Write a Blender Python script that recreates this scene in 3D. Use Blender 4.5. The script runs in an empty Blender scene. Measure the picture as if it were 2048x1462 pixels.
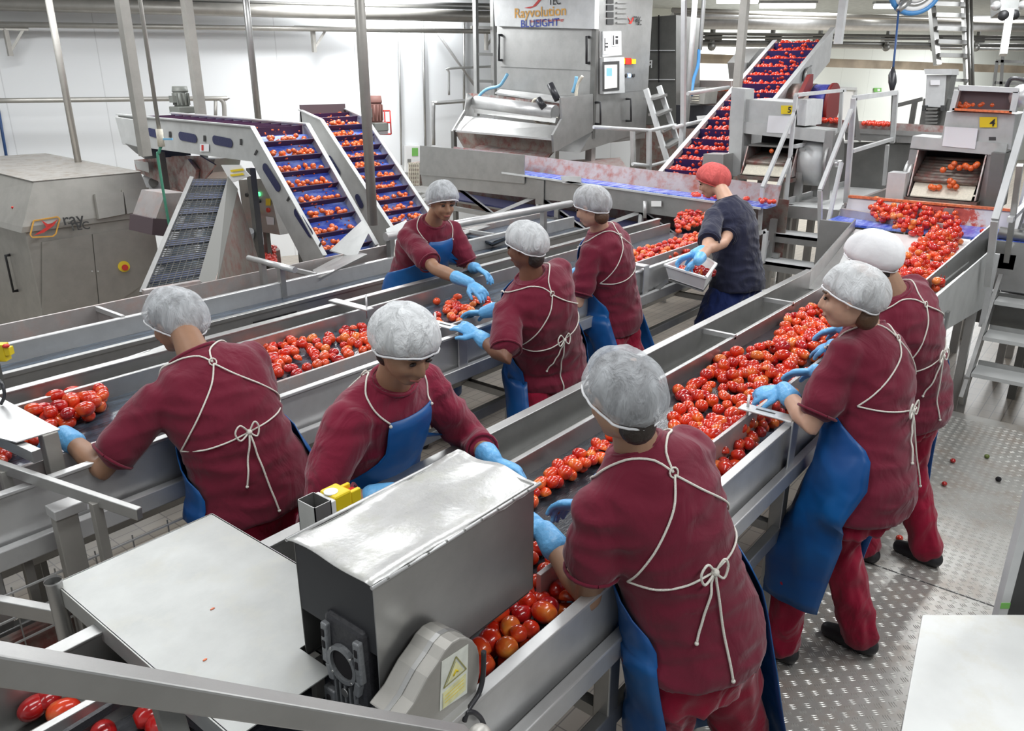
import bpy, math, random
from mathutils import Vector as V, Matrix
from mathutils.bvhtree import BVHTree
C = bpy.context.scene.collection
S = bpy.context.scene
random.seed(7)
# ---------------------------------------------------------------- camera
# world frame: X runs along the sorting belts (away), Y to the left across them, Z up; belts' workers stand on z=0
FPX = 1575.0; PITCH = math.radians(20); YAW = math.radians(38.9); CAMH = 2.25
_c, _s, _cy, _sy = math.cos(PITCH), math.sin(PITCH), math.cos(YAW), math.sin(YAW)
FW = V((_cy*_c, _sy*_c, -_s)); RT = V((_sy, -_cy, 0)); UP = V((_cy*_s, _sy*_s, _c)); EYE = V((0, 0, CAMH))
cd = bpy.data.cameras.new('camera'); cam = bpy.data.objects.new('camera', cd); C.objects.link(cam)
cd.sensor_width = 36; cd.lens = FPX/2048*36; cd.clip_start = .05; cd.clip_end = 200
cam.matrix_world = Matrix(((RT.x, UP.x, -FW.x, 0), (RT.y, UP.y, -FW.y, 0), (RT.z, UP.z, -FW.z, CAMH), (0, 0, 0, 1)))
S.camera = cam
S.view_settings.view_transform = 'Standard'; S.view_settings.look = 'None'
S.view_settings.gamma = 1; S.view_settings.use_curve_mapping = False
S.view_settings.exposure = 0.0
S.cycles.max_bounces = 6; S.cycles.diffuse_bounces = 3; S.cycles.glossy_bounces = 3
S.cycles.transparent_max_bounces = 8; S.cycles.use_denoising = True
S.cycles.caustics_reflective = False; S.cycles.caustics_refractive = False
S.cycles.sample_clamp_indirect = 6
wd = bpy.data.worlds.new('world'); S.world = wd; wd.use_nodes = True
wd.node_tree.nodes['Background'].inputs[0].default_value = (.93, .97, 1, 1)
wd.node_tree.nodes['Background'].inputs[1].default_value = .42
# ceiling light banks (area lamps under the ceiling, in rows over the lines)
def area(x, y, z, sx, sy, e, rz=0):
    l = bpy.data.lights.new('light_bank', 'AREA'); l.shape = 'RECTANGLE'; l.size = sx; l.size_y = sy; l.energy = e
    l.color = (.965, .985, 1)
    o = bpy.data.objects.new('light_bank', l); C.objects.link(o); o.location = (x, y, z); o.rotation_euler = (0, 0, rz)
for x, y, e in ((1.2, -1.2, 62), (1.6, 1.5, 42), (1.5, 4.6, 60), (5, -.6, 84), (5.2, 2.6, 62), (5.5, 6, 100), (3, 8.6, 130), (9, 1.5, 85), (9.5, 5, 90), (8, 9, 170), (14, 1, 180), (15, 5.5, 190), (20, 3, 250), (20, 8, 230), (26, 4, 260), (-1.6, 2, 25)):
    area(x, y, 3.6, 2.6, .5, e)
# ---------------------------------------------------------------- pixel of the photograph -> point of the place at a known height / plane / depth
def ray(px, py): return FW + RT*((px-1024)/FPX) + UP*((731-py)/FPX)
def W(px, py, t): return EYE + ray(px, py)*t
def PZ(px, py, z): r = ray(px, py); return EYE + r*((z-CAMH)/r.z)
def PY(px, py, y): r = ray(px, py); return EYE + r*(y/r.y)
def PX(px, py, x): r = ray(px, py); return EYE + r*(x/r.x)
# ---------------------------------------------------------------- materials
MT = {}
def nodemat(name):
    m = bpy.data.materials.new(name); m.use_nodes = True; MT[name] = m
    n = m.node_tree.nodes; return m, n, m.node_tree.links, n['Principled BSDF']
def ramp(n, L, src, stops):
    r = n.new('ShaderNodeValToRGB'); L.new(src, r.inputs[0]); e = r.color_ramp.elements
    while len(e) < len(stops): e.new(.5)
    for k, (p, c) in enumerate(stops): e[k].position = p; e[k].color = c if len(c) == 4 else (*c, 1)
    return r
def noise(n, L, scale, detail=3, vec=None, rough=.5):
    t = n.new('ShaderNodeTexNoise'); t.inputs['Scale'].default_value = scale; t.inputs['Detail'].default_value = detail
    t.inputs['Roughness'].default_value = rough
    if vec: L.new(vec, t.inputs[0])
    return t
def coords(n, L, sc=(1, 1, 1)):
    c = n.new('ShaderNodeTexCoord'); mp = n.new('ShaderNodeMapping'); mp.inputs['Scale'].default_value = sc
    L.new(c.outputs['Object'], mp.inputs[0]); return mp.outputs[0]
def bump(n, L, b, src, strength, dist=.01):
    u = n.new('ShaderNodeBump'); u.inputs['Strength'].default_value = strength; u.inputs['Distance'].default_value = dist
    L.new(src, u.inputs['Height']); L.new(u.outputs[0], b.inputs['Normal']); return u
def steel(name, col, rough=.38, metal=.85, stain=None, amt=.5, sc=(3, 3, 3), bmp=.06):
    m, n, L, b = nodemat(name)
    v = coords(n, L, sc); t = noise(n, L, 2.2, 5, v, .6)
    d = tuple(x*.86 for x in col)
    r = ramp(n, L, t.outputs[0], [(.3, d), (.62, col)])
    out = r.outputs[0]
    if stain:
        t2 = noise(n, L, 3.1, 6, v, .65); r2 = ramp(n, L, t2.outputs[0], [(.5-.1*amt, (0, 0, 0)), (.72, (1, 1, 1))])
        mx = n.new('ShaderNodeMix'); mx.data_type = 'RGBA'; L.new(r2.outputs[0], mx.inputs[0]); L.new(out, mx.inputs[6]); mx.inputs[7].default_value = (*stain, 1); out = mx.outputs[2]
        mf = n.new('ShaderNodeMath'); mf.operation = 'MULTIPLY_ADD'; L.new(r2.outputs[0], mf.inputs[0]); mf.inputs[1].default_value = -metal*.7; mf.inputs[2].default_value = metal; L.new(mf.outputs[0], b.inputs['Metallic'])
    else: b.inputs['Metallic'].default_value = metal
    L.new(out, b.inputs['Base Color'])
    fine = noise(n, L, 60, 2, coords(n, L, (sc[0]*.3, sc[1]*3, sc[2]*3)))
    rr = n.new('ShaderNodeMapRange'); L.new(fine.outputs[0], rr.inputs[0]); rr.inputs[3].default_value = rough*.75; rr.inputs[4].default_value = rough*1.3; L.new(rr.outputs[0], b.inputs['Roughness'])
    bump(n, L, b, t.outputs[0], bmp)
    return m
def plain(name, col, rough=.5, metal=0, spec=.5, emit=0, bmp=0, bs=40, var=0, coat=0, sss=0):
    m, n, L, b = nodemat(name)
    b.inputs['Base Color'].default_value = (*col, 1); b.inputs['Roughness'].default_value = rough; b.inputs['Metallic'].default_value = metal
    b.inputs['Specular IOR Level'].default_value = spec
    if coat: b.inputs['Coat Weight'].default_value = coat; b.inputs['Coat Roughness'].default_value = .12
    if sss: b.inputs['Subsurface Weight'].default_value = sss; b.inputs['Subsurface Scale'].default_value = .01
    if emit: b.inputs['Emission Color'].default_value = (*col, 1); b.inputs['Emission Strength'].default_value = emit
    if var or bmp:
        t = noise(n, L, bs, 4, coords(n, L))
        if var:
            r = ramp(n, L, t.outputs[0], [(.3, tuple(x*(1-var) for x in col)), (.7, tuple(min(1, x*(1+var)) for x in col))]); L.new(r.outputs[0], b.inputs['Base Color'])
        if bmp: bump(n, L, b, t.outputs[0], bmp)
    return m
def cloth(name, col, rough=.85, fold=.5, sc=9):
    m, n, L, b = nodemat(name); b.inputs['Roughness'].default_value = rough; b.inputs['Specular IOR Level'].default_value = .2
    b.inputs['Sheen Weight'].default_value = .25
    v = coords(n, L, (1, 1, .6)); big = noise(n, L, sc, 3, v, .45); big.inputs['Distortion'].default_value = .8; fine = noise(n, L, 420, 1, v)
    ad = n.new('ShaderNodeMath'); ad.operation = 'MULTIPLY_ADD'; L.new(fine.outputs[0], ad.inputs[0]); ad.inputs[1].default_value = .02; L.new(big.outputs[0], ad.inputs[2])
    r = ramp(n, L, noise(n, L, 3.5, 4, v).outputs[0], [(.35, tuple(x*.95 for x in col)), (.7, tuple(min(1, x*1.06) for x in col))]); L.new(r.outputs[0], b.inputs['Base Color'])
    bump(n, L, b, ad.outputs[0], fold, .05)
    return m
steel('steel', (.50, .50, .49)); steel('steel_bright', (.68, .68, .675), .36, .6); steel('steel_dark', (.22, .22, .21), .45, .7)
steel('steel_warm', (.47, .455, .42), .45, .55); steel('steel_top', (.46, .44, .41), .42, .7, (.20, .15, .11), .25)
steel('steel_red', (.55, .52, .50), .4, .7, (.32, .06, .04), 1.1); steel('steel_rosy', (.56, .52, .51), .42, .65, (.46, .34, .31), .1)
steel('steel_matt', (.58, .59, .58), .5, .35); steel('steel_pale', (.66, .67, .67), .45, .25); steel('steel_sheet', (.50, .51, .495), .42, .45, (.5, .5, .46), .0)
steel('steel_foil', (.84, .84, .82), .30, .55, (.55, .55, .5), .25, (5, 5, 5), .3); steel('steel_brown', (.30, .26, .23), .45, .6, (.22, .05, .04), .6)
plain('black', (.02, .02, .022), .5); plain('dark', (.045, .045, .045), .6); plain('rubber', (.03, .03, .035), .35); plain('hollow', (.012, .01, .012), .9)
plain('white', (.85, .85, .84), .5); plain('paper', (.86, .86, .88), .7); plain('yellow', (.88, .66, .02), .4); plain('yellow_pale', (.8, .74, .2), .6)
plain('red', (.65, .03, .02), .4); plain('orange', (.85, .28, .02), .5); plain('green_tape', (.2, .5, .12), .5); plain('green_hose', (.09, .33, .22), .5); plain('green_pipe', (.05, .3, .14), .5)
plain('blue_hose', (.08, .28, .6), .4); plain('blue_light', (.25, .55, .8), .4); plain('cord_blue', (.03, .08, .22), .5); plain('navy_ink', (.03, .05, .3), .6)
plain('gel_red', (.6, .06, .04), .7); plain('grey_paint', (.42, .43, .42), .5, var=.15, bs=8); plain('motor_grey', (.2, .21, .19), .5); plain('rust_motor', (.25, .12, .1), .6)
plain('lamp', (1, .99, .95), .5, emit=6); plain('lamp_green', (.1, .9, .3), .5, emit=2); plain('lamp_blue', (.3, .5, 1), .5, emit=3); plain('screen', (.75, .74, .70), .4, emit=.55)
plain('teeth_blue', (.08, .09, .42), .4, bmp=.2, var=.25, bs=30); plain('cleat', (.05, .015, .05), .5); plain('bone', (.75, .70, .58), .6, var=.1, bs=60)
plain('tomato', (.72, .05, .02), .18, coat=.6, var=.35, bs=14, sss=.0); plain('tomato_orange', (.84, .13, .025), .2, coat=.6, var=.4, bs=14); plain('tomato_dark', (.45, .012, .010), .18, coat=.6, var=.35, bs=14)
plain('tomato_yellow', (.80, .32, .03), .22, coat=.5, var=.35, bs=14); plain('tomato_green', (.12, .16, .03), .4); plain('pulp', (.68, .05, .03), .25, bmp=.6, bs=60, var=.5, coat=.4); plain('flesh', (.8, .2, .08), .3, coat=.4, var=.3, bs=40)
# the wet belts
def beltmat(name, col, wet, rough=.22):
    m, n, L, b = nodemat(name); v = coords(n, L, (.6, 3, 1)); t = noise(n, L, 7, 5, v, .65)
    r = ramp(n, L, t.outputs[0], [(.42, col), (.62, wet)]); L.new(r.outputs[0], b.inputs['Base Color'])
    rr = n.new('ShaderNodeMapRange'); L.new(t.outputs[0], rr.inputs[0]); rr.inputs[3].default_value = rough*1.6; rr.inputs[4].default_value = rough*.6; L.new(rr.outputs[0], b.inputs['Roughness'])
    bump(n, L, b, noise(n, L, 55, 3, v).outputs[0], .25, .004)
beltmat('belt_black', (.022, .024, .03), (.05, .055, .065)); beltmat('belt_grey', (.10, .13, .18), (.22, .27, .34), .25)
beltmat('belt_blue', (.06, .12, .66), (.30, .42, .90), .16); beltmat('belt_slate', (.035, .045, .06), (.08, .11, .15), .2)  # belt_blue: pale tone paints in the white glare on the wet belt
# ---------------------------------------------------------------- mesh building
OFF = {}
class MB:
    def __init__(s): s.v = []; s.f = []; s.sm = []
    def add(s, vs, fs, smooth=False):
        k = len(s.v); s.v += [V(p) for p in vs]; s.f += [[i+k for i in f] for f in fs]; s.sm += [smooth]*len(fs); return s
    def box(s, x0, x1, y0, y1, z0, z1):
        return s.add([(x, y, z) for z in (z0, z1) for y in (y0, y1) for x in (x0, x1)], [(0, 2, 3, 1), (4, 5, 7, 6), (0, 1, 5, 4), (2, 6, 7, 3), (0, 4, 6, 2), (1, 3, 7, 5)])
    def bar(s, a, b, w, h, up=None):                          # square bar a->b
        a, b = V(a), V(b); d = (b-a).normalized(); u = V(up) if up else (V((0, 0, 1)) if abs(d.z) < .95 else V((0, 1, 0)))
        sd = d.cross(u).normalized(); u = sd.cross(d).normalized()
        return s.add([p + sd*(i*w/2) + u*(j*h/2) for p in (a, b) for j in (-1, 1) for i in (-1, 1)], [(0, 1, 3, 2), (4, 6, 7, 5), (0, 4, 5, 1), (2, 3, 7, 6), (0, 2, 6, 4), (1, 5, 7, 3)])
    def tube(s, pts, r, n=10, cap=True):
        pts = [V(p) for p in pts]; rs = r if isinstance(r, (list, tuple)) else [r]*len(pts)
        d0 = (pts[1]-pts[0]).normalized(); u = d0.orthogonal().normalized(); vs = []
        for i, p in enumerate(pts):
            d = ((pts[min(i+1, len(pts)-1)]-p).normalized() + (p-pts[max(i-1, 0)]).normalized())
            d = d.normalized() if d.length > 1e-6 else d0
            u = (u - d*u.dot(d)).normalized(); w = d.cross(u)
            vs += [p + (u*math.cos(2*math.pi*k/n) + w*math.sin(2*math.pi*k/n))*rs[i] for k in range(n)]
        fs = [(i*n+k, i*n+(k+1) % n, (i+1)*n+(k+1) % n, (i+1)*n+k) for i in range(len(pts)-1) for k in range(n)]
        s.add(vs, fs, True)
        if cap: k = len(s.v)-len(vs); s.f += [[k+n-1-i for i in range(n)], [k+len(vs)-n+i for i in range(n)]]; s.sm += [False]*2
        return s
    def slab(s, poly, th):                                    # polygon + thickness vector
        n = len(poly); th = V(th); p = [V(q) for q in poly]
        nm = sum(((p[i]-p[0]).cross(p[(i+1) % n]-p[0]) for i in range(1, n-1)), V((0, 0, 0)))
        if nm.dot(th) > 0: p.reverse()
        return s.add(p + [q+th for q in p], [tuple(range(n)), tuple(2*n-1-i for i in range(n))] + [(i, i+n, (i+1) % n + n, (i+1) % n) for i in range(n)])
    def ball(s, c, r, rx=None, nu=14, nv=9, M=None):
        rr = V(r) if isinstance(r, (tuple, list, V)) else V((r, r, r)); c = V(c); vs = [V((0, 0, -1))]; fs = []
        for j in range(1, nv):
            a = -math.pi/2 + math.pi*j/nv
            vs += [V((math.cos(a)*math.cos(2*math.pi*i/nu), math.cos(a)*math.sin(2*math.pi*i/nu), math.sin(a))) for i in range(nu)]
        vs.append(V((0, 0, 1))); e = len(vs)-1
        for i in range(nu):
            fs.append((0, 1+(i+1) % nu, 1+i)); fs.append((e, 1+(nv-2)*nu+i, 1+(nv-2)*nu+(i+1) % nu))
            for j in range(nv-2): a = 1+j*nu; fs.append((a+i, a+(i+1) % nu, a+nu+(i+1) % nu, a+nu+i))
        vs = [V((p.x*rr.x, p.y*rr.y, p.z*rr.z)) for p in vs]
        if M: vs = [M @ p for p in vs]
        return s.add([p+c for p in vs], fs, True)
    def loft(s, rings, cap=True, smooth=True):                # rings: lists of equal count
        n = len(rings[0]); vs = [p for r in rings for p in r]
        fs = [(i*n+k, i*n+(k+1) % n, (i+1)*n+(k+1) % n, (i+1)*n+k) for i in range(len(rings)-1) for k in range(n)]
        if cap: fs += [tuple(n-1-i for i in range(n)), tuple((len(rings)-1)*n+i for i in range(n))]
        return s.add(vs, fs, smooth)
    def disc(s, c, ax, r, th, n=24, r2=None):                 # cylinder about axis ax from c
        ax = V(ax).normalized(); c = V(c); return s.tube([c, c+ax*th], [r, r2 or r], n)
    def build(s, name, mat, parent=None, bev=0, smooth=None, loc=None):
        me = bpy.data.meshes.new(name); off = OFF.get(parent.name, V((0, 0, 0))) if parent else V(loc or (0, 0, 0))
        me.from_pydata([tuple(p-off) for p in s.v], [], [tuple(f) for f in s.f])
        me.materials.append(MT[mat] if isinstance(mat, str) else mat)
        for p, f in zip(me.polygons, s.sm): p.use_smooth = f if smooth is None else smooth
        o = bpy.data.objects.new(name, me); C.objects.link(o)
        if parent: o.parent = parent
        else: o.location = off
        OFF[o.name] = off
        if bev: b = o.modifiers.new('bevel', 'BEVEL'); b.width = bev; b.segments = 2; b.limit_method = 'ANGLE'; b.harden_normals = False
        return o
def tag(o, label, cat, group=None, kind=None):
    if label: o['label'] = label
    if cat: o['category'] = cat
    if group: o['group'] = group
    if kind: o['kind'] = kind
    return o
def thing(name, loc, label, cat, group=None):
    o = bpy.data.objects.new(name, None); C.objects.link(o); o.location = V(loc); o.empty_display_size = .1; OFF[o.name] = V(loc)
    return tag(o, label, cat, group)
def struct(o): o['kind'] = 'structure'; return o
def smooth_path(pts, k=6):
    pts = [V(p) for p in pts]; out = []
    for i in range(len(pts)-1):
        p0, p1, p2, p3 = pts[max(i-1, 0)], pts[i], pts[i+1], pts[min(i+2, len(pts)-1)]
        for j in range(k):
            t = j/k; out.append(.5*((2*p1) + (p2-p0)*t + (2*p0-5*p1+4*p2-p3)*t*t + (3*p1-p0-3*p2+p3)*t**3))
    out.append(pts[-1]); return out
def textmesh(name, body, mat, parent, origin, xdir, ydir, height, th=.0015, bold=0, label=None):
    cu = bpy.data.curves.new(name, 'FONT'); cu.body = body; cu.size = 1; cu.extrude = 0; cu.offset = bold; cu.resolution_u = 3
    t = bpy.data.objects.new('t', cu); C.objects.link(t); dg = bpy.context.evaluated_depsgraph_get()
    me = bpy.data.meshes.new_from_object(t.evaluated_get(dg)); bpy.data.objects.remove(t)
    x, y = V(xdir).normalized(), V(ydir).normalized(); z = x.cross(y); off = OFF[parent.name]
    for v in me.vertices: c = v.co.copy(); v.co = V(origin) + x*(c.x*height) + y*(c.y*height) + z*th - off
    me.materials.clear(); me.materials.append(MT[mat]); o = bpy.data.objects.new(name, me); C.objects.link(o); o.parent = parent; OFF[o.name] = off
    if label: o['label'] = label
    return o
# ---------------------------------------------------------------- the setting
FZ = -.34; PL = -.2
def build_floor():
    m, n, L, b = nodemat('floor_tile'); v = coords(n, L); br = n.new('ShaderNodeTexBrick'); L.new(v, br.inputs[0])
    br.inputs['Color1'].default_value = (.42, .37, .31, 1); br.inputs['Color2'].default_value = (.36, .32, .27, 1); br.inputs['Mortar'].default_value = (.2, .18, .16, 1)
    br.inputs['Scale'].default_value = 3; br.inputs['Mortar Size'].default_value = .01; br.offset = 0
    L.new(br.outputs[0], b.inputs['Base Color']); b.inputs['Roughness'].default_value = .35
    struct(MB().box(-3, 40, -8, 24, FZ-.1, FZ).build('floor', 'floor_tile'))
build_floor()
WD = V((.906, -.423, 0)); WN = V((-.423, -.906, 0))           # direction and inward normal of the left wall
WQ = W(820, 300, 12.6); WQ.z = 0
BQ = W(1690, 200, 22.5); BQ.z = 0
def wallpanel(name, a, b, z0, z1, th, mat):
    o = MB().slab([a+V((0, 0, z0)), b+V((0, 0, z0)), b+V((0, 0, z1)), a+V((0, 0, z1))], -WN*th).build(name, mat); struct(o); return o
def panelmat(name, col, pitch, dirv):
    m, n, L, b = nodemat(name); c = n.new('ShaderNodeTexCoord'); d = n.new('ShaderNodeVectorMath'); d.operation = 'DOT_PRODUCT'; L.new(c.outputs['Object'], d.inputs[0]); d.inputs[1].default_value = dirv
    k = n.new('ShaderNodeMath'); k.operation = 'DIVIDE'; L.new(d.outputs['Value'], k.inputs[0]); k.inputs[1].default_value = pitch
    f = n.new('ShaderNodeMath'); f.operation = 'FRACT'; L.new(k.outputs[0], f.inputs[0])
    r = ramp(n, L, f.outputs[0], [(0, tuple(x*.72 for x in col)), (.014, col)]); r.color_ramp.interpolation = 'LINEAR'
    L.new(r.outputs[0], b.inputs['Base Color']); b.inputs['Roughness'].default_value = .5
panelmat('wall_white', (.90, .92, .93), 1.15, WD); panelmat('wall_cream', (.80, .83, .78), 1.1, WD)
wallpanel('wall_left', WQ-WD*16, WQ+WD*4.4, FZ, 5.4, .15, 'wall_white')
wallpanel('wall_back', BQ-WD*9, BQ+WD*16, FZ, 5.4, .15, 'wall_cream')
struct(MB().slab([WQ+WD*4.4+V((0, 0, FZ)), WQ+WD*4.4-WN*4+V((0, 0, FZ)), WQ+WD*4.4-WN*4+V((0, 0, 5.4)), WQ+WD*4.4+V((0, 0, 5.4))], -WD*.15).build('wall_return', 'wall_cream'))
struct(MB().box(-3, 40, -8, 24, 3.85, 3.95).build('ceiling', 'grey_paint'))
# door and frame in the far wall
def onback(px, py, off=0):                                    # point on the far wall seen at this pixel
    r = ray(px, py); p0 = BQ+WN*off; t = (p0-EYE).dot(WN)/r.dot(WN); return EYE+r*t
def onleft(px, py, off=0):
    r = ray(px, py); p0 = WQ+WN*off; t = (p0-EYE).dot(WN)/r.dot(WN); return EYE+r*t
a = onback(1664, 178); b_ = onback(1708, 180)
d = MB(); d.slab([a, b_, V((b_.x, b_.y, FZ)), V((a.x, a.y, FZ))], WN*.05); do = struct(d.build('door_1', 'white'))
f = MB(); f.bar(a+WN*.05+V((0, 0, .03)), b_+WN*.05+V((0, 0, .03)), .1, .08); f.bar(a+WN*.05, V((a.x, a.y, FZ))+WN*.05, .08, .1); f.bar(b_+WN*.05, V((b_.x, b_.y, FZ))+WN*.05, .08, .1); struct(f.build('trim_1', 'steel_pale'))
# checker plate walkway: plate with raised bars
def checker():
    t = thing('checker_plate_walkway', (3.4, -.5, PL-.02), 'checker plate steel walkway the two rightmost workers stand on', 'walkway')
    MB().box(-.6, 6.6, -3.6, .975, PL-.03, PL).build('plate', 'plate_steel', t)
    MB().box(-.6, 6.6, .955, .975, FZ, PL-.03).build('edge_strip', 'black', t)
    MB().box(4.02, 4.03, -3.6, .96, PL, PL+.0008).build('seam', 'dark', t)
    m = MB(); p = .046; q = .7071
    for i in range(int(5.6/p)):
        for j in range(int(3.2/p)):
            cx, cy = .95+i*p, .95-j*p
            if cx > 6.5 or cy > .75*(cx-1)+.6+1 or cy < -1.75: continue
            s = 1 if (i+j) % 2 else -1
            for k in (-1, 0, 1):
                ox, oy = cx + k*.0105*q, cy - s*k*.0105*q
                dx, dy = .017*q, s*.017*q; nx, ny = -s*.0028*q, .0028*q
                m.v += [V((ox-dx, oy-dy, 0)), V((ox+nx*1.3, oy+ny*1.3, 0)), V((ox+dx, oy+dy, 0)), V((ox-nx*1.3, oy-ny*1.3, 0)), V((ox-dx*.5, oy-dy*.5, .0022)), V((ox+dx*.5, oy+dy*.5, .0022))]
                b = len(m.v)-6; m.f += [[b, b+4, b+5, b+1] if s < 0 else [b, b+1, b+5, b+4], [b+1, b+2, b+5] if s > 0 else [b+1, b+5, b+2], [b+2, b+3, b+4, b+5] if s > 0 else [b+2, b+5, b+4, b+3], [b+3, b, b+4] if s > 0 else [b+3, b+4, b]]; m.sm += [False]*4
    for q in m.v: q.z += PL
    m.build('tread_pattern', 'tread_steel', t)
steel('plate_steel', (.50, .49, .46), .38, .6, (.36, .30, .25), .5, (1.6, 1.6, 1.6)); steel('tread_steel', (.68, .67, .63), .38, .5)
checker()
def debris(px, py, r, mat, lab, nm='tomato', cat='tomato', z=-.2):
    p = PZ(px, py, z); m = MB().ball((p.x, p.y, z+r*.8), (r*1.2, r, r*.85)); tag(m.build(nm, mat, loc=(p.x, p.y, z)), lab, cat)
debris(1888, 971, .017, 'tomato_dark', 'small dark red tomato on the floor plate, nearest the green one')
debris(1905, 925, .018, 'tomato_dark', 'small red tomato on the floor plate behind the dark red one')
debris(1973, 916, .017, 'tomato_green', 'green tomato lying on the checker plate')
debris(1996, 962, .018, 'hollow', 'blackened rotten tomato lying on the checker plate')
debris(1798, 1081, .020, 'tomato', 'squashed bright red tomato half on the plate behind the heels of the front right worker')
# ceiling tubes
def tube_light(px, py, L, lab, z=3.62):
    r = ray(px, py); t = (z-CAMH)/r.z; p = EYE+r*t; d = V((RT.x, RT.y, 0))
    th = thing('fluorescent_light', p+V((0, 0, .2)), lab, 'ceiling light')
    MB().bar(p-d*L/2+V((0, 0, .07)), p+d*L/2+V((0, 0, .07)), .16, .05).build('housing', 'grey_paint', th)
    MB().tube([p-d*L/2*.96, p+d*L/2*.96], .045, 10).build('tube', 'lamp', th)
tube_light(1575, 12, 1.15, 'lit fluorescent tube left of the hanging cable reel'); tube_light(1782, 13, .7, 'lit fluorescent tube right beside the hanging cable reel')
tube_light(1475, 2, .8, 'lit fluorescent tube at the top edge, left of the other ceiling lights')
# pipes on and before the left wall
def pipe(pts, r, mat, lab, nm='pipe', cat='pipe', group=None):
    return tag(MB().tube(pts, r, 10).build(nm, mat, loc=pts[0]), lab, cat, group)
pipe([onleft(-60, 5, .5), onleft(985, 34, .5)], .085, 'steel_warm', 'thick horizontal steel pipe high along the left wall')
pipe([onleft(-60, -14, .45), onleft(985, 14, .45)], .05, 'steel', 'thinner steel pipe above the thick one on the left wall')
pipe([onleft(-60, 48, .35), onleft(985, 63, .35)], .035, 'steel_warm', 'horizontal pipe on wall brackets below the thick wall pipe')
k = [onleft(-60, 202, .8), onleft(420, 197, .8), onleft(440, 199, .8), onleft(448, 210, .8), onleft(449, 250, .8)]
pipe(smooth_path(k, 4), .03, 'steel_warm', 'bent steel pipe running low across the left wall to an elbow above the cleated conveyor')
pipe([onleft(431, 199, .8), onleft(431, 245, .8)], .022, 'steel_warm', 'short upright pipe just left of the elbow of the bent pipe')
for px, lab in ((10, 'pipe bracket at the far left end of the wall pipe'), (625, 'pipe bracket on the wall pipe above the second cleated conveyor'), (972, 'pipe bracket on the wall pipe beside the tall sorting machine')):
    p = onleft(px, 56, .3); m = MB(); m.bar(p+WD*.25, p-WD*.25, .05, .05); m.bar(p, p-V((0, 0, .32)), .05, .05); m.bar(p+WD*.2, p-V((0, 0, .28)), .03, .03)
    tag(m.build('pipe_bracket', 'steel_warm', loc=p), lab, 'bracket')
for px, y0, y1, r, lab in ((797, 30, 330, .016, 'thin conduit on the white wall nearest the second cleated conveyor'), (845, 20, 300, .02, 'thin conduit on the white wall right of the first conduit'), (928, 20, 230, .02, 'upright conduit on the wall left of the wall ladder')):
    pipe([onleft(px, y0, .05), onleft(px+(6 if px < 850 else 0), y1, .05)], r, 'steel', lab)
pipe([onleft(860, 45, .1), onleft(952, 175, .1)], .022, 'steel_bright', 'slanting conduit on the wall left of the tall sorting machine')
pipe(smooth_path([onleft(985, 133, .3), onleft(900, 137, .3), onleft(898, 145, .3), onleft(898, 190, .3)], 4), .018, 'steel', 'thin bent conduit beside the wall ladder')
pipe(smooth_path([onleft(965, 200, .6), onleft(875, 206, .6), onleft(867, 212, .6), onleft(867, 290, .6)], 4), .03, 'steel', 'bent steel pipe standing out from the wall above the grey wall box')
# wall ladder
t = thing('wall_ladder', onleft(965, 230, .9), 'steel ladder rising on the wall left of the tall sorting machine', 'ladder')
for px in (950, 985): MB().bar(onleft(px, -40, .9), onleft(px+4, 232, .9), .06, .06).build('stile', 'steel', t)
for y in (55, 108, 162, 215): MB().bar(onleft(951, y, .9), onleft(987, y+1, .9), .04, .04).build('rung', 'steel', t)
# wall box
t = thing('wall_switch_box', onleft(828, 345, .02), 'white electrical box with green label on the wall beside the second cleated conveyor', 'electrical box')
def quadon(f, x0, y0, x1, y1, off, th, nm, mat, par): return MB().slab([f(x0, y0, off), f(x1, y0, off), f(x1, y1, off), f(x0, y1, off)], -WN*th).build(nm, mat, par)
quadon(onleft, 812, 292, 841, 345, .12, .1, 'box', 'white', t); quadon(onleft, 824, 296, 836, 312, .125, .004, 'label_plate', 'green_tape', t)
quadon(onleft, 815, 318, 822, 326, .125, .004, 'label_plate', 'steel', t)
t = thing('exit_sign', onback(1755, 185, .04), 'small green exit sign on the far wall right of the door', 'sign')
quadon(onback, 1749, 176, 1763, 184, .04, .03, 'sign_plate', 'green_tape', t); quadon(onback, 1755, 177.5, 1760, 182.5, .045, .004, 'arrow', 'white', t)
# overhead pipes / rails across the far hall
def far(px0, y0, px1, y1, dist):                              # two points at the same distance in front of the far wall
    return onback(px0, y0, dist), onback(px1, y1, dist)
for (y0, y1, dist, r, mat, lab) in ((20, 46, 5.5, .04, 'steel_warm', 'thin brownish pipe crossing highest over the far hall'), (31, 37, 5, .05, 'steel_bright', 'bright pipe crossing the far hall below the ceiling tubes'), (42, 52, 4.5, .14, 'steel_bright', 'thick bright pipe crossing the far hall above the cable rails'),
        (67, 75, 4, .03, 'steel_dark', 'thin dark pipe of the upper cable rail in the far hall'), (74, 80, 4, .025, 'steel_dark', 'second thin dark pipe of the upper cable rail in the far hall'), (84, 92, 3.8, .05, 'steel_dark', 'dark cable rail crossing the far hall'), (88, 100, 3.5, .04, 'steel_pale', 'pale pipe just under the dark cable rail of the far hall')):
    a, b = far(1345, y0, 2100, y1, dist); pipe([a, b], r, mat, lab, 'overhead_pipe')
a, b = far(1345, 115, 2100, 141, 3); plain('beam_tan', (.40, .33, .25), .6, var=.3, bs=2); tag(MB().bar(a, b, .12, .18).build('overhead_beam', 'beam_tan', loc=a), 'tan wooden-looking beam crossing the far hall above the door', 'beam')
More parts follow.
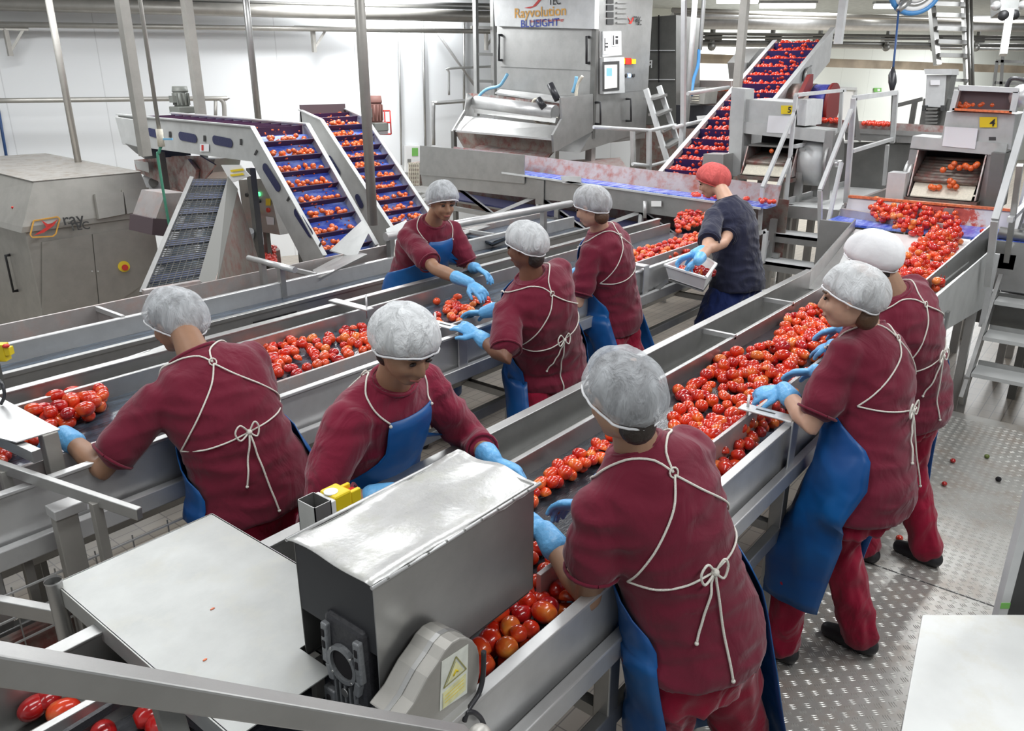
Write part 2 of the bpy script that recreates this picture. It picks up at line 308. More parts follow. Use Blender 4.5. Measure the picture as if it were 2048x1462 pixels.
for k, px in enumerate((1425, 1545, 1640, 1775, 1870, 1955)):
    p = onback(px, 73+(px-1400)*.012, 3.9); m = MB(); m.bar(p-V((0, 0, .25)), p+V((0, 0, .35)), .1, .06); m.bar(p-WD*.15, p+WD*.2, .1, .12); m.ball(p+V((0, 0, -.18)), .08)
    tag(m.build('rail_hanger', 'steel_dark', loc=p), 'dark hanger clamp carrying the cable rail of the far hall', 'clamp', 'hanger clamps of the far cable rail')
# poles from ceiling
def pole(x0, y0, x1, y1, t, w, mat, lab, rnd=False, floor=None):
    p = W(x1, y1, t); q = V((p.x, p.y, 3.84)); m = MB()
    if rnd: m.tube([p, q], w/2, 14)
    else: m.bar(p, q, w, w, (0, 1, 0))
    return tag(m.build('support_pole', mat, loc=p), lab, 'pole')
pole(0, 0, 160, 343, 8.6, .07, 'steel_warm', 'round steel pole standing on the sloped-top machine at the left', True)
MB_ = W(160, 343, 8.6); o = MB().disc(MB_, (0, 0, 1), .09, .05, 16).build('pole_flange', 'steel', bpy.data.objects['support_pole'])
pole(0, 0, 291, 312, 6.75, .08, 'steel_warm', 'square steel pole in front of the left end of the first cleated conveyor')
pole(0, 0, 402, 232, 9.2, .095, 'steel_warm', 'square steel pole behind the first cleated conveyor, near its drive motor')
pole(0, 0, 517, 242, 9.2, .075, 'steel', 'thin square pole behind the bend of the first cleated conveyor', True)
pole(0, 0, 746, 450, 6.0, .075, 'steel_warm', 'round steel pole in front of the second cleated conveyor', True)
pole(0, 0, 1461, 320, 9.5, .085, 'steel_warm', 'square steel pole left of the washing drum marked 5')
pole(0, 0, 1372, 250, 10.5, .07, 'steel_pale', 'thin pale pole right of the tall sorting machine', True)
pole(0, 0, 1400, 100, 11.5, .06, 'steel_pale', 'short hanging pole above the far incline with a blue hose', True)
pole(0, 0, 1676, 88, 9.5, .085, 'steel_pale', 'pale square pole hanging from the ceiling left of the cable reel')
# blue hose from the short pole, cable reel with pendant
a = W(1398, 100, 11.5); b = W(1383, 190, 11.2); pipe(smooth_path([a, W(1396, 130, 11.4), W(1387, 160, 11.3), b]), .025, 'blue_hose', 'blue hose hanging from a short pole beside the tall sorting machine', 'hose', 'hose')
t = thing('cable_reel', W(1835, -5, 9), 'blue and white cable reel hanging from the ceiling', 'cable reel')
c = W(1832, -22, 9); ax = (EYE-c).normalized(); e1 = RT; e2 = ax.cross(e1)
def ring(c, ax1, ax2, R, r, mat, nm, par, n=28):
    pts = [c+ax1*(R*math.cos(2*math.pi*k/n))+ax2*(R*math.sin(2*math.pi*k/n)) for k in range(n+1)]; return MB().tube(pts, r, 8, False).build(nm, mat, par)
for R, mat, nm in ((.28, 'blue_hose', 'rim'), (.23, 'white', 'cable_winding'), (.18, 'steel', 'cable_winding'), (.13, 'white', 'cable_winding')): ring(c, e1, e2, R, .03, mat, nm, t)
MB().tube([c-ax*.05, c+ax*.08], .09, 12).build('hub', 'steel', t); MB().bar(c+V((0, 0, 0)), c+V((0, 0, 3.84-c.z)), .06, .06).build('bracket', 'steel_pale', t)
MB().tube([W(1815, 0, 9), W(1796, 22, 9)], [.06, .03], 10).build('cable_guide', 'steel', t)
t = thing('pendant_switch', W(1784, 182, 9), 'dark pendant control hanging on a blue cable below the cable reel', 'pendant control')
MB().tube([W(1797, 22, 9), W(1791, 90, 9), W(1786, 140, 9)], .012, 8).build('cable', 'cord_blue', t); MB().tube([W(1786, 135, 9), W(1785, 150, 9), W(1785, 165, 9), W(1784, 182, 9)], [.015, .045, .045, .02], 10).build('grip', 'rubber', t)
# hanging wall ladder (far right) and nearby conduits
t = thing('hanging_ladder', W(1930, 172, 12), 'steel stair ladder hanging high in the far hall below the ceiling', 'ladder')
for p0, p1 in (((1860, -20), (1875, 130)), ((1929, -20), (1936, 172))): MB().bar(W(*p0, 12), W(*p1, 12), .09, .07).build('stile', 'steel', t)
for k, y in enumerate((8, 30, 57, 83, 110)): MB().bar(W(1864+k*2.4, y, 12), W(1930+k, y+2, 12), .2, .06).build('tread', 'steel', t)
for y in (160, 176, 190): MB().bar(W(1897, y, 12), W(1934, y+1, 12), .2, .04).build('tread', 'steel', t)
for x0, x1, lab in ((1933, 1940, 'dark conduit just right of the hanging stair ladder'), (1942, 1946, 'second dark conduit right of the hanging stair ladder')):
    pipe([W(x0, -20, 11.8), W(x1, 172, 11.8)], .022, 'steel_dark', lab)
t = thing('spotlight_bracket', W(2012, 105, 8.5), 'grey ceiling box with two black spotlights at the top right corner', 'spotlights')
MB().slab([W(2001, -20, 8.5), W(2040, -20, 8.5), W(2038, 22, 8.5), W(2001, 22, 8.5)], FW*.18).build('box', 'grey_paint', t)
MB().bar(W(2020, 20, 8.4), W(2006, 110, 8.4), .07, .07).build('post', 'steel', t)
for x, y in ((2007, 31), (2028, 30), (1992, 12), (2047, 10)):
    sp = MB().ball(W(x, y, 8.4), .055 if y > 25 else .05).build('spotlight', 'black' if y > 25 else 'steel_bright', t)

t = thing('drop_pipe', W(318, 262, 6.5), 'thin steel drop pipe with valve and green hose hanging before the left cleated conveyor', 'pipe')
p = W(318, 258, 6.5); MB().tube([V((p.x, p.y, 3.84)), p], .016, 10).build('pipe', 'steel_warm', t); MB().tube([p, p-V((0, 0, .14))], .028, 10).build('valve', 'bone', t); MB().bar(p-V((0, 0, .08)), p-V((0, 0, .08))+RT*.1, .02, .015).build('valve_lever', 'blue_light', t)
MB().tube(smooth_path([p-V((0, 0, .13)), p-V((0, 0, .19))-RT*.03, p-V((0, 0, .26))-RT*.045, p-V((0, 0, .9))-RT*.03, p-V((0, 0, 1.35))-RT*.0], 5), .012, 8).build('hose', 'green_hose', t)
pipe([onleft(-4, 215, .1), onleft(17, 338, .1)], .018, 'cord_blue', 'dark blue hose hanging on the left wall at the picture edge', 'hose', 'hose')
# ---------------------------------------------------------------- the sorting lines
def frame_legs(t, xs, y0, y1, z0, z1, mat='steel', w=.055, floor=FZ):
    for x in xs:
        for y in (y0, y1):
            l = MB().box(x-w/2, x+w/2, y-w/2, y+w/2, floor, z1).build('leg', mat, t, .004)
            MB().disc((x, y, floor), (0, 0, 1), .05, .02, 12).build('foot_plate', 'steel_dark', l)
        MB().box(x-.02, x+.02, y0, y1, z1-.30, z1-.26).build('cross_bar', mat, t)
def sorting_line(name, label, x0, x1, yA, yB, yD, yC, zt, belt, side, legs, pale='steel', xd=None):
    zb = zt-.09
    t = thing(name, ((x0+x1)/2, (yA+yC)/2, FZ), label, 'conveyor')
    MB().box(x0, x1, yA, yA+.012, zb-.05, zt+.02).box(x0, x1, yA-.012, yA+.035, zt+.02, zt+.028).build('side_panel', pale, t, .002)
    MB().box(x0, x1, yB, yB+.022, zb-.02, zt-.005).build('guide_rail', 'steel', t, .003)
    MB().box(x0, x1, yB+.022, yA, zb-.035, zb-.03).build('trough', 'steel_dark', t)
    MB().box(x0, x1, (yA+yB)/2+.012, (yA+yB)/2+.02, zb-.03, zb+.01).build('trough_rail', 'steel_warm', t)
    MB().box(x0, x1, yD, yB, zb-.012, zb).build('belt', belt, t)
    MB().box(xd or x0, x1, yD-.008, yD+.008, zb-.03, zt-.0).build('divider', 'steel_rosy', t, .002)
    MB().box(x0, x1, yC+.01, yD-.008, zb-.075, zb-.065).build('side_belt', side, t)
    MB().box(x0, x1, yC-.006, yC+.006, zb-.17, zt).box(x0, x1, yC-.022, yC+.012, zt-.004, zt+.008).build('outer_panel', 'steel_bright', t, .002)
    MB().box(x0, x1, yC-.03, yC-.006, zb-.125, zb-.115).build('fold_line', 'steel', t)
    MB().box(x0, x1, yC-.055, yC-.02, zt-.235, zt-.165).build('lower_rail', 'steel_bright', t, .004)
    MB().box(x0, x1, yC-.03, yC+.01, zt-.52, zt-.46).build('bottom_rail', 'steel', t, .004)
    # sloping catch tray under the belt
    m = MB(); m.slab([(x0, yC+.03, zb-.12), (x1, yC+.03, zb-.12), (x1, (yA+yC)/2-.05, zb-.42), (x0, (yA+yC)/2-.05, zb-.42)], (0, 0, -.004)); m.slab([(x0, yA-.02, zb-.12), (x1, yA-.02, zb-.12), (x1, (yA+yC)/2+.05, zb-.42), (x0, (yA+yC)/2+.05, zb-.42)], (0, 0, -.004))
    m.box(x0, x1, (yA+yC)/2-.05, (yA+yC)/2+.05, zb-.425, zb-.42); m.build('catch_tray', 'steel_dark', t)
    frame_legs(t, legs, yC-.0, yA-.03, FZ, zt-.2)
    return t
RL = sorting_line('sorting_conveyor', 'long steel sorting conveyor with black belt at the right, where the front worker picks tomatoes', .22, 5.6, 1.79, 1.60, 1.115, .95, .95, 'belt_black', 'belt_grey', (.5, 1.62, 2.95, 4.3, 5.5), xd=1.5)
ML = sorting_line('sorting_conveyor', 'long middle sorting conveyor, between the two rows of workers bending over it', .1, 6.6, 3.55, 3.44, 2.83, 2.67, 1.0, 'belt_slate', 'belt_grey', (.62, 2.0, 3.3, 4.6, 6.0))
def side_bracket(par, x, yD, yC, z):
    m = MB(); m.box(x-.035, x+.035, yC-.03, yD+.03, z+.03, z+.038); m.box(x-.035, x+.035, yC-.038, yC-.03, z-.24, z+.038); m.box(x-.035, x+.035, yC-.038, yC+.02, z-.248, z-.24)
    b = m.build('side_bracket', 'steel_bright', par, .006); MB().tube([(x, yD-.0, z-.05), (x, yD-.0, z+.09)], .006, 8).build('pin', 'steel_bright', b); MB().box(x-.006, x+.006, yC+.05, yC+.13, z+.0385, z+.039).build('slot', 'dark', b)
side_bracket(RL, 2.92, 1.115, .95, .95); side_bracket(ML, 2.86, 2.83, 2.67, 1.0); side_bracket(ML, 4.75, 2.83, 2.67, 1.0)
# bracket over the far rail of the middle line (pin plate) and cross struts
for par, x, y, z in ((ML, 2.81, 3.42, 1.0),):
    b = MB().box(x-.03, x+.03, y-.13, y+.2, z+.03, z+.04).build('pin_plate', 'steel_bright', par, .004); MB().tube([(x+.02, y-.08, z-.03), (x+.02, y-.08, z+.11)], .006, 8).build('pin', 'steel_bright', b)
for x in (4.75, 3.9): MB().box(x-.012, x+.012, 1.60, 1.79, .93, .955).build('cross_strut', 'steel_bright', RL)
MB().tube([(.6, 1.2, .46), (5.4, 1.2, .46)], .05, 14).build('drain_pipe', 'pipe_brown' if plain('pipe_brown', (.45, .24, .07), .5) is not None else '', RL)
p = PY(1462, 1040, .894); MB().box(p.x-.012, p.x+.012, .893, .931, .712, .788).build('tape_mark', 'green_tape', RL)
for x in (1.62+.25, 2.2): MB().tube([(x, .925, .80), (x, .943, .80)], .008, 8).build('bolt', 'dark', RL)
# feed head of the right line: flared chute sides and the pale board the tomatoes slide down
t = thing('feed_chute', (6.4, 1.4, .4), 'flared steel feed chute heaped with tomatoes at the far end of the right sorting conveyor', 'chute')
MB().slab([(5.6, 1.79, .83), (7.5, 2.06, .94), (7.5, 2.06, 1.06), (5.6, 1.79, .97)], (0, .012, 0)).build('side_panel', 'steel', t)
MB().slab([(5.45, 1.10, .80), (7.4, .98, .92), (7.4, .98, 1.16), (5.45, 1.10, .96)], (0, -.012, 0)).build('side_panel', 'steel', t)
MB().slab([(5.4, 1.62, .855), (5.4, 1.08, .855), (7.45, .97, .98), (7.45, 2.04, .98)], (0, 0, -.012)).build('slide_board', 'slide_white' if plain('slide_white', (.72, .73, .72), .3, var=.1, bs=5, coat=.3) is not None else '', t)
MB().slab([(5.6, 1.79, .84), (5.6, 1.60, .84), (7.45, 2.02, .97), (7.45, 2.05, .97)], (0, 0, -.01)).build('trough_sheet', 'steel', t)
MB().slab([(5.25, .94, .70), (7.1, .90, .52), (7.1, .90, 1.02), (5.25, .94, .97)], (0, -.01, 0)).build('outer_guard', 'steel_matt', t)
MB().slab([(7.1, .90, 1.02), (7.5, .99, 1.06), (7.5, .99, .95), (7.1, .90, .9)], (0, -.01, 0)).build('guard_wing', 'steel_matt', t)
MB().box(5.7, 5.76, .9, .96, FZ, .8).build('leg', 'steel', t); MB().box(6.9, 6.96, .9, .96, FZ, .8).build('leg', 'steel', t); MB().box(6.9, 6.96, 1.9, 1.96, FZ, .85).build('leg', 'steel', t)
# cross belt that feeds the right line (runs along Y under the washing drums)
t = thing('cross_conveyor', (7.85, 1.9, .5), 'blue cross conveyor under the two washing drums, with a splash wall stained by tomato', 'conveyor')
MB().slab([(7.55, -1.4, 1.0), (7.55, 2.36, 1.0), (8.15, 2.36, 1.0), (8.15, -1.4, 1.0)], (0, 0, -.02)).build('belt', 'belt_blue', t)
MB().box(7.50, 7.54, -1.4, 1.0, .6, 1.0).box(7.50, 7.54, 2.1, 2.38, .6, 1.02).build('front_panel', 'steel', t)
m, n, L, b = nodemat('splash'); c = n.new('ShaderNodeTexCoord'); mp = n.new('ShaderNodeMapping'); mp.inputs['Location'].default_value = (0, .4, -.78); mp.inputs['Scale'].default_value = (0, 1, 1.3); L.new(c.outputs['Object'], mp.inputs[0])
ln = n.new('ShaderNodeVectorMath'); ln.operation = 'LENGTH'; L.new(mp.outputs[0], ln.inputs[0]); ns = noise(n, L, 13, 7, c.outputs['Object'], .68); md = n.new('ShaderNodeMath'); md.operation = 'MULTIPLY_ADD'; L.new(ln.outputs['Value'], md.inputs[0]); md.inputs[1].default_value = -1.0; L.new(ns.outputs[0], md.inputs[2])
r = ramp(n, L, md.outputs[0], [(.10, (.60, .57, .57)), (.22, (.58, .45, .43)), (.30, (.5, .06, .04)), (.55, (.30, .015, .015))]); L.new(r.outputs[0], b.inputs['Base Color']); b.inputs['Roughness'].default_value = .4; b.inputs['Metallic'].default_value = .15
MB().slab([(8.16, -1.4, .96), (8.16, 2.36, .96), (8.22, 2.36, 1.15), (8.22, -1.4, 1.15)], (.012, 0, 0)).build('splash_wall', 'splash', t)
MB().box(8.20, 8.26, -1.4, 2.36, 1.15, 1.17).build('stained_rim', 'flesh', t)
MB().box(8.1, 8.16, 1.40, 1.48, .98, 1.14).build('wall_brace', 'steel', t)
MB().slab([(7.62, 1.35, 1.0), (7.98, 2.35, 1.0), (7.98, 2.35, 1.07), (7.62, 1.35, 1.07)], (.05, 0, 0)).build('diverter_bar', 'steel_rosy', t)
MB().box(7.5, 7.56, .78, .98, .78, .9).build('junction_box', 'steel_pale', t); MB().tube([(7.62, .55, 1.03), (7.62, .95, 1.05)], .05, 12).build('end_roller', 'steel_dark', t)
for y in (-1.2, .6, 2.3):
    for x in (7.6, 8.1): MB().box(x-.03, x+.03, y-.03, y+.03, FZ, .96).build('leg', 'steel_dark', t)
MB().box(7.5, 8.2, -1.4, 1.05, .3, .58).build('under_tray', 'steel_dark', t)
# stain splash geometry on the splash wall (pulp stuck to it)
def splat(x, y, z, n, sp, par, seed, nm='tomato_pulp', flat=.3):
    rr = random.Random(seed); m = MB()
    for i in range(n):
        a = rr.gauss(0, sp); b = rr.gauss(0, sp*.6); r = rr.uniform(.003, .010)
        zz = z+b-abs(a)*.25; m.ball((8.16+(zz-.96)*.16, y+a, zz), (.004, r*1.3, r*rr.uniform(1, 3)), nu=7, nv=5)
    o = m.build(nm, 'gel_red', par); o['kind'] = 'stuff'; return o
splat(8.16, 1.5, 1.10, 30, .04, t, 3)
# ---------------------------------------------------------------- the far line
t = thing('trough_conveyor', (3.4, 4.8, FZ), 'long steel conveyor at the far left with partitioned trough behind its narrow dark belt', 'conveyor')
x0, x1 = .3, 6.9
MB().box(x0, x1, 4.42, 4.43, .38, .80).box(x0, x1, 4.41, 4.45, .80, .825).build('front_panel', 'steel', t, .002)
MB().box(x0, x1, 4.405, 4.42, .64, .66).build('panel_fold', 'steel_bright', t)
MB().box(x0, x1, 4.45, 4.72, .765, .775).build('belt', 'belt_slate', t)
MB().box(x0, x1, 4.72, 4.76, .76, .885).build('middle_rail', 'steel_bright', t, .004)
MB().box(x0, x1, 5.08, 5.10, .60, .90).build('back_panel', 'steel_rosy', t); MB().box(x0, x1, 4.76, 5.08, .60, .61).build('trough', 'steel_warm', t)
for x in (2.1, 3.55, 4.6, 5.6): MB().box(x-.012, x+.012, 4.74, 5.10, .865, .895).build('cross_strut', 'steel_bright', t); MB().box(x-.006, x+.006, 4.76, 5.08, .61, .86).build('partition', 'steel_rosy', t)
for k, x in enumerate((2.95, 4.1, 5.75)):
    v = MB().box(x-.17, x+.17, 4.412, 4.419, .675, .755).build('vent', 'hollow', t)
    for z in (.70, .72, .74): MB().box(x-.16, x+.16, 4.406, 4.413, z-.003, z+.003).build('vent_slat', 'steel', v)
for x in (.6, 2.3, 3.9, 5.5, 6.8):
    for y in (4.46, 5.05): MB().box(x-.03, x+.03, y-.03, y+.03, FZ, .62).build('leg', 'steel_dark', t)
MB().box(x0, x1, 4.44, 5.08, .36, .38).build('bottom_tray', 'steel_dark', t)
t = thing('guard_sheet', (1.9, 4.2, .5), 'sloping grey guard sheet lying between the middle line and the far trough conveyor', 'guard sheet')
MB().slab([PZ(0, 806, .78), PZ(240, 722, .80), PZ(420, 655, .82), PZ(0, 870, .74)], (0, 0, -.01)).build('sheet', 'steel_matt', t); MB().bar(PZ(0, 804, .79), PZ(300, 703, .81), .012, .02).build('edge', 'steel_bright', t)
for x in (1.1, 2.0): MB().box(x-.02, x+.02, 3.9, 3.94, FZ, .72).build('leg', 'steel_dark', t)
# H-shaped stop at the trough
t = thing('stop_bar', (3.55, 5.2, .9), 'small H shaped steel stop standing beyond the partitioned trough', 'stop bar')
a, b = PZ(497, 516, 1.0), PZ(590, 540, 1.0); MB().tube([a, b], .022, 12).build('bar', 'steel_bright', t)
for f in (.3, .7):
    q = a.lerp(b, f); MB().box(q.x-.02, q.x+.02, q.y-.02, q.y+.02, .6, 1.0).build('post', 'steel', t)
# tall handrail tube behind worker with white net
t = thing('slanted_pipe_rail', PZ(960, 440, 1.05), 'long steel pipe rail running above the far trough conveyor behind the heads of two workers', 'rail')
MB().tube([PZ(771, 474, 1.05), PZ(1142, 407, 1.05)], .035, 12).build('tube', 'steel_bright', t)
for f in (.0, .8): q = PZ(771, 474, 1.05).lerp(PZ(1142, 407, 1.05), f+.02); MB().box(q.x-.025, q.x+.025, q.y-.025, q.y+.025, FZ, 1.04).build('post', 'steel', t)
# hopper sheets where the cleated conveyors drop
t = thing('receiving_hopper', (4.6, 5.3, .8), 'folded steel hopper sheets at the foot of the two cleated conveyors', 'hopper')
MB().slab([PZ(625, 540, .86), PZ(700, 500, .9), PZ(735, 508, .95), PZ(640, 556, .86)], (0, 0, -.01)).build('sheet', 'steel', t)
MB().slab([PZ(660, 500, .9), PZ(712, 516, .9), PZ(740, 460, 1.1), PZ(725, 440, 1.15)], (0, .01, -.01)).build('sheet', 'steel_matt', t)
MB().slab([PZ(780, 500, .9), PZ(845, 470, .9), PZ(812, 440, 1.0), PZ(772, 458, 1.0)], (0, 0, -.01)).build('sheet', 'steel_matt', t)
MB().box(3.9, 5.6, 5.15, 5.2, .3, .84).build('front_sheet', 'steel_dark', t)
# ---------------------------------------------------------------- foreground machinery
# broad cover sheet over the tail of the right line
t = thing('drive_cover', (.83, 1.65, FZ), 'broad flat steel cover sheet over the near end of the right sorting conveyor', 'machine cover')
z = 1.0
m = MB(); m.slab([(.61, 1.21, z), (.858, 1.21, z), (.858, 1.33, z), (1.065, 1.33, z), (1.065, 2.04, z), (.61, 2.04, z)], (0, 0, -.003)); m.box(.607, .612, 1.21, 2.04, z-.055, z); m.box(.61, 1.065, 2.037, 2.042, z-.02, z); m.box(1.062, 1.067, 1.33, 2.04, z-.02, z); m.build('cover_sheet', 'steel_sheet', t)
l = MB().tube([(.60, 2.02, FZ), (.60, 2.02, z+.02)], .02, 16, False).build('support_tube', 'steel', t); 
MB().tube([(.60, 2.02, z+.019), (.60, 2.02, z+.024)], .022, 16, False).build('tube_rim', 'steel_bright', l)
MB().box(.63, .67, 1.98, 2.02, FZ, z-.01).build('leg', 'steel_warm', t, .003); MB().box(1.0, 1.04, 1.98, 2.02, FZ, z-.02).build('leg', 'steel_warm', t, .003)
MB().bar((.66, 1.98, .9), (.66, 1.40, .9), .03, .05).build('cross_bar', 'steel_warm', t, .003)
MB().box(.70, 1.0, 1.36, 1.98, .70, .93).build('drive_box', 'steel_dark', t)
def spot(x, y, r, mat='flesh'): MB().ball((x, y, z+.001), (r, r*.5, .002), nu=8, nv=5).build('tomato_speck', mat, t)
p = PZ(425, 1218, z); spot(p.x, p.y, .007); p = PZ(410, 1320, z); spot(p.x, p.y, .006)
# motor cover box: foil-bright lid, one long side, open dark end with the gearbox
bx0, bx1, by0, by1, bz0, bz1 = .865, 1.40, 1.058, 1.318, .985, 1.30
t = thing('motor_cover', ((bx0+bx1)/2, (by0+by1)/2, bz0-.1), 'open-ended rectangular motor cover of bare sheet steel with dented shiny lid in the foreground', 'motor cover')
m = MB(); n = 24; k = 12; rr = random.Random(2); vs = []
for i in range(n+1):
    for j in range(k+1):
        u, v = i/n, j/k; x = bx0-.012+(bx1-bx0+.024)*u; y = by0-.010+(by1-by0+.02)*v
        zz = bz1 + .005*math.sin(6*u+2*v)+.004*math.sin(11*u*v+3)+.003*math.cos(9*v-4*u) + (-.004 if j in (0, k) else 0) + (rr.uniform(-.0022, .0022) if j in (0, k) else rr.uniform(-.0003, .0003))
        vs.append((x, y + (rr.uniform(-.0015, .0015) if j in (0, k) else 0), zz))
m.add(vs + [(x, y, z_-.0025) for x, y, z_ in vs], [(i*(k+1)+j, (i+1)*(k+1)+j, (i+1)*(k+1)+j+1, i*(k+1)+j+1) for i in range(n) for j in range(k)] + [tuple(len(vs)+q for q in (i*(k+1)+j+1, (i+1)*(k+1)+j+1, (i+1)*(k+1)+j, i*(k+1)+j)) for i in range(n) for j in range(k)]
      + [(i*(k+1), len(vs)+i*(k+1), len(vs)+(i+1)*(k+1), (i+1)*(k+1)) for i in range(n)] + [(i*(k+1)+k, (i+1)*(k+1)+k, len(vs)+(i+1)*(k+1)+k, len(vs)+i*(k+1)+k) for i in range(n)]
      + [(j, j+1, len(vs)+j+1, len(vs)+j) for j in range(k)] + [(n*(k+1)+j, len(vs)+n*(k+1)+j, len(vs)+n*(k+1)+j+1, n*(k+1)+j+1) for j in range(k)], True)
m.build('lid', 'steel_foil', t)
for y in (by0-.010, by1+.010): MB().tube([(bx0-.012, y, bz1-.004), (bx1+.012, y, bz1-.004)], .0045, 8).build('welded_seam', 'steel_bright', t)
for k_ in range(9): q = by0-.011; MB().ball((bx0+.03+k_*.058, q, bz1-.003), (.006, .004, .004), nu=6, nv=5).build('weld_bead', 'steel_dark', t)
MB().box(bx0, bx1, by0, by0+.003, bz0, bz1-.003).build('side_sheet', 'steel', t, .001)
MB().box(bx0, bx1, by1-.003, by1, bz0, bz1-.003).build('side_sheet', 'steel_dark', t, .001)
MB().box(bx1-.003, bx1, by0, by1, bz0, bz1-.003).build('end_sheet', 'steel', t, .001)
MB().box(bx0+.02, bx1-.01, by0+.005, by1-.005, bz0-.01, bz0).build('floor_plate', 'dark', t)
MB().tube([(1.02, 1.20, bz0+.01), (1.02, 1.20, bz0+.21)], .085, 20).build('motor', 'dark', t)
mm = MB().box(bx0+.001, bx0+.004, by0+.003, by1-.003, bz0+.13, bz1-.004).build('open_end_shade', 'hollow_black' if plain('hollow_black', (.035, .036, .04), .55) is not None else '', t)  # black sheet standing in for the shaded inside of the open end
for x, y in ((.87, 1.30), (.87, 1.07)): MB().box(x-.005, x+.02, y-.01, y+.01, .76, bz0).build('foot', 'steel_warm', t)
# worm gearbox with round flange in the open end
g = thing('worm_gearbox', (.84, 1.15, .9), 'grey cast worm gearbox with round flange at the open end of the motor cover', 'gearbox')
cx, cy_, cz = .850, 1.150, 1.06
MB().box(cx, cx+.10, cy_-.065, cy_+.065, cz-.13, cz+.105).build('housing', 'cast_dark' if plain('cast_dark', (.035, .035, .04), .45, bmp=.4, bs=60) is not None else '', g, .012)
plain('cast_grey', (.27, .28, .29), .45, .4, bmp=.3, bs=80)
def rring(cx, cy, cz, R0, R1, th, nm, par, mat='cast_grey', nn=28):
    vs = []; 
    for k in range(nn):
        a = 2*math.pi*k/nn
        for R, x in ((R0, cx), (R1, cx), (R1, cx-th), (R0, cx-th)): vs.append((x, cy+R*math.cos(a), cz+R*math.sin(a)))
    return MB().add(vs, [(k*4+j, k*4+(j+1) % 4, ((k+1) % nn)*4+(j+1) % 4, ((k+1) % nn)*4+j) for k in range(nn) for j in range(4)]).build(nm, mat, par)
rring(cx, cy_, cz, .037, .047, .012, 'flange_ring', g)
MB().disc((cx+.002, cy_, cz), (-1, 0, 0), .037, .006, 24).build('bore', 'hollow', g)
for s in (-1, 1):
    MB().bar((cx-.004, cy_+s*.052, cz+.085), (cx-.004, cy_+s*.056, cz-.02), .02, .016, (1, 0, 0)).build('flange_ear', 'cast_grey', g, .004)
    MB().bar((cx-.004, cy_+s*.050, cz-.02), (cx-.004, cy_+s*.04, cz-.06), .018, .016, (1, 0, 0)).build('flange_arm', 'cast_grey', g, .004)
    MB().box(cx-.014, cx+.02, cy_+s*.052-.018, cy_+s*.052+.018, cz-.145, cz-.09).build('foot', 'cast_grey', g, .004)
    MB().box(cx-.018, cx-.010, cy_+s*.052-.006, cy_+s*.052+.006, cz-.135, cz-.105).build('foot_slot', 'hollow', g, .004)
    for z_ in (cz+.06, cz+.03): MB().box(cx-.014, cx-.010, cy_+s*.054-.004, cy_+s*.054+.004, z_-.009, z_+.009).build('ear_slot', 'hollow', g)
    for a in (45, -45): MB().tube([(cx-.014, cy_+s*.042*.74, cz+(.042*.74 if a > 0 else -.042*.74)), (cx-.004, cy_+s*.042*.74, cz+(.042*.74 if a > 0 else -.042*.74))], .0035, 8).build('bolt', 'steel', g)
for k_ in range(-2, 3): MB().box(cx-.008, cx, cy_+k_*.016-.003, cy_+k_*.016+.003, cz-.12, cz-.055).build('rib', 'cast_grey', g)
MB().disc((cx-.006, cy_, cz-.075), (-1, 0, 0), .011, .004, 16).build('filler_cap', 'steel', g)
# belt guard with rounded head and warning label
gy = .95
def gp(zx, zy): return PY(650+zx*.342, 962+zy*.342, gy)
face = [gp(*q) for q in ((430, 1420), (520, 1300), (600, 1150), (668, 1052), (705, 990), (745, 945), (790, 920), (830, 918), (868, 935), (893, 968), (905, 1020), (908, 1120), (885, 1240), (860, 1330), (800, 1440))]
t = thing('belt_guard', (face[0].x+.1, gy+.06, .7), 'rounded steel belt guard with a yellow warning label beside the motor cover', 'belt guard')
fc = V((sum(p.x for p in face)/len(face), gy, sum(p.z for p in face)/len(face)))
MB().slab(face, (0, .09, 0)).build('casing', 'steel_warm', t, .004)
ff = [fc+(p-fc)*1.03+V((0, .035, 0)) for p in face]
MB().slab(ff, (0, .012, 0)).build('joint_band', 'steel', t)
a, b, c, d = (gp(*q) for q in ((680, 1055), (835, 952), (828, 1238), (668, 1345)))
o_ = V((0, -.0015, 0)); lb = MB().slab([p+o_ for p in (a, b, c, d)], (0, .001, 0)).build('warning_label', 'sticker_white' if plain('sticker_white', (.78, .80, .72), .5, var=.12, bs=30) is not None else '', t)
def lp(u, v): return a*(1-u)*(1-v)+b*u*(1-v)+c*u*v+d*(1-u)*v + V((0, -.003, 0))
tri = [lp(.10, .56), lp(.52, .08), lp(.93, .47)]; ce = (tri[0]+tri[1]+tri[2])/3
for i in range(3): MB().bar(tri[i], tri[(i+1) % 3], .0025, .001, (0, 1, 0)).build('triangle_edge', 'olive' if i == 0 and plain('olive', (.35, .33, .12), .6) is not None else 'olive', lb)
MB().slab([ce+(p-ce)*.72+V((0, -.0005, 0)) for p in tri], (0, .0005, 0)).build('yellow_triangle', 'yellow_faded' if plain('yellow_faded', (.82, .80, .45), .6, var=.15, bs=60) is not None else '', lb)
MB().tube([ce+V((-.008, -.0012, -.006)), ce+V((0, -.0012, .004)), ce+V((.006, -.0012, -.003))], .0022, 6).build('hand_symbol', 'yellow', lb)
MB().slab([lp(.08, .66), lp(.92, .56), lp(.92, .90), lp(.10, .99)], (0, .0008, 0)).build('yellow_text_panel', 'yellow_faded', lb)
for k_ in range(3): MB().bar(lp(.16, .74+k_*.07), lp(.84, .65+k_*.07), .0015, .0006, (0, 1, 0)).build('text_line', 'yellow', lb)
t = thing('black_cable', gp(905, 980), 'black cable curling down beside the belt guard', 'cable')
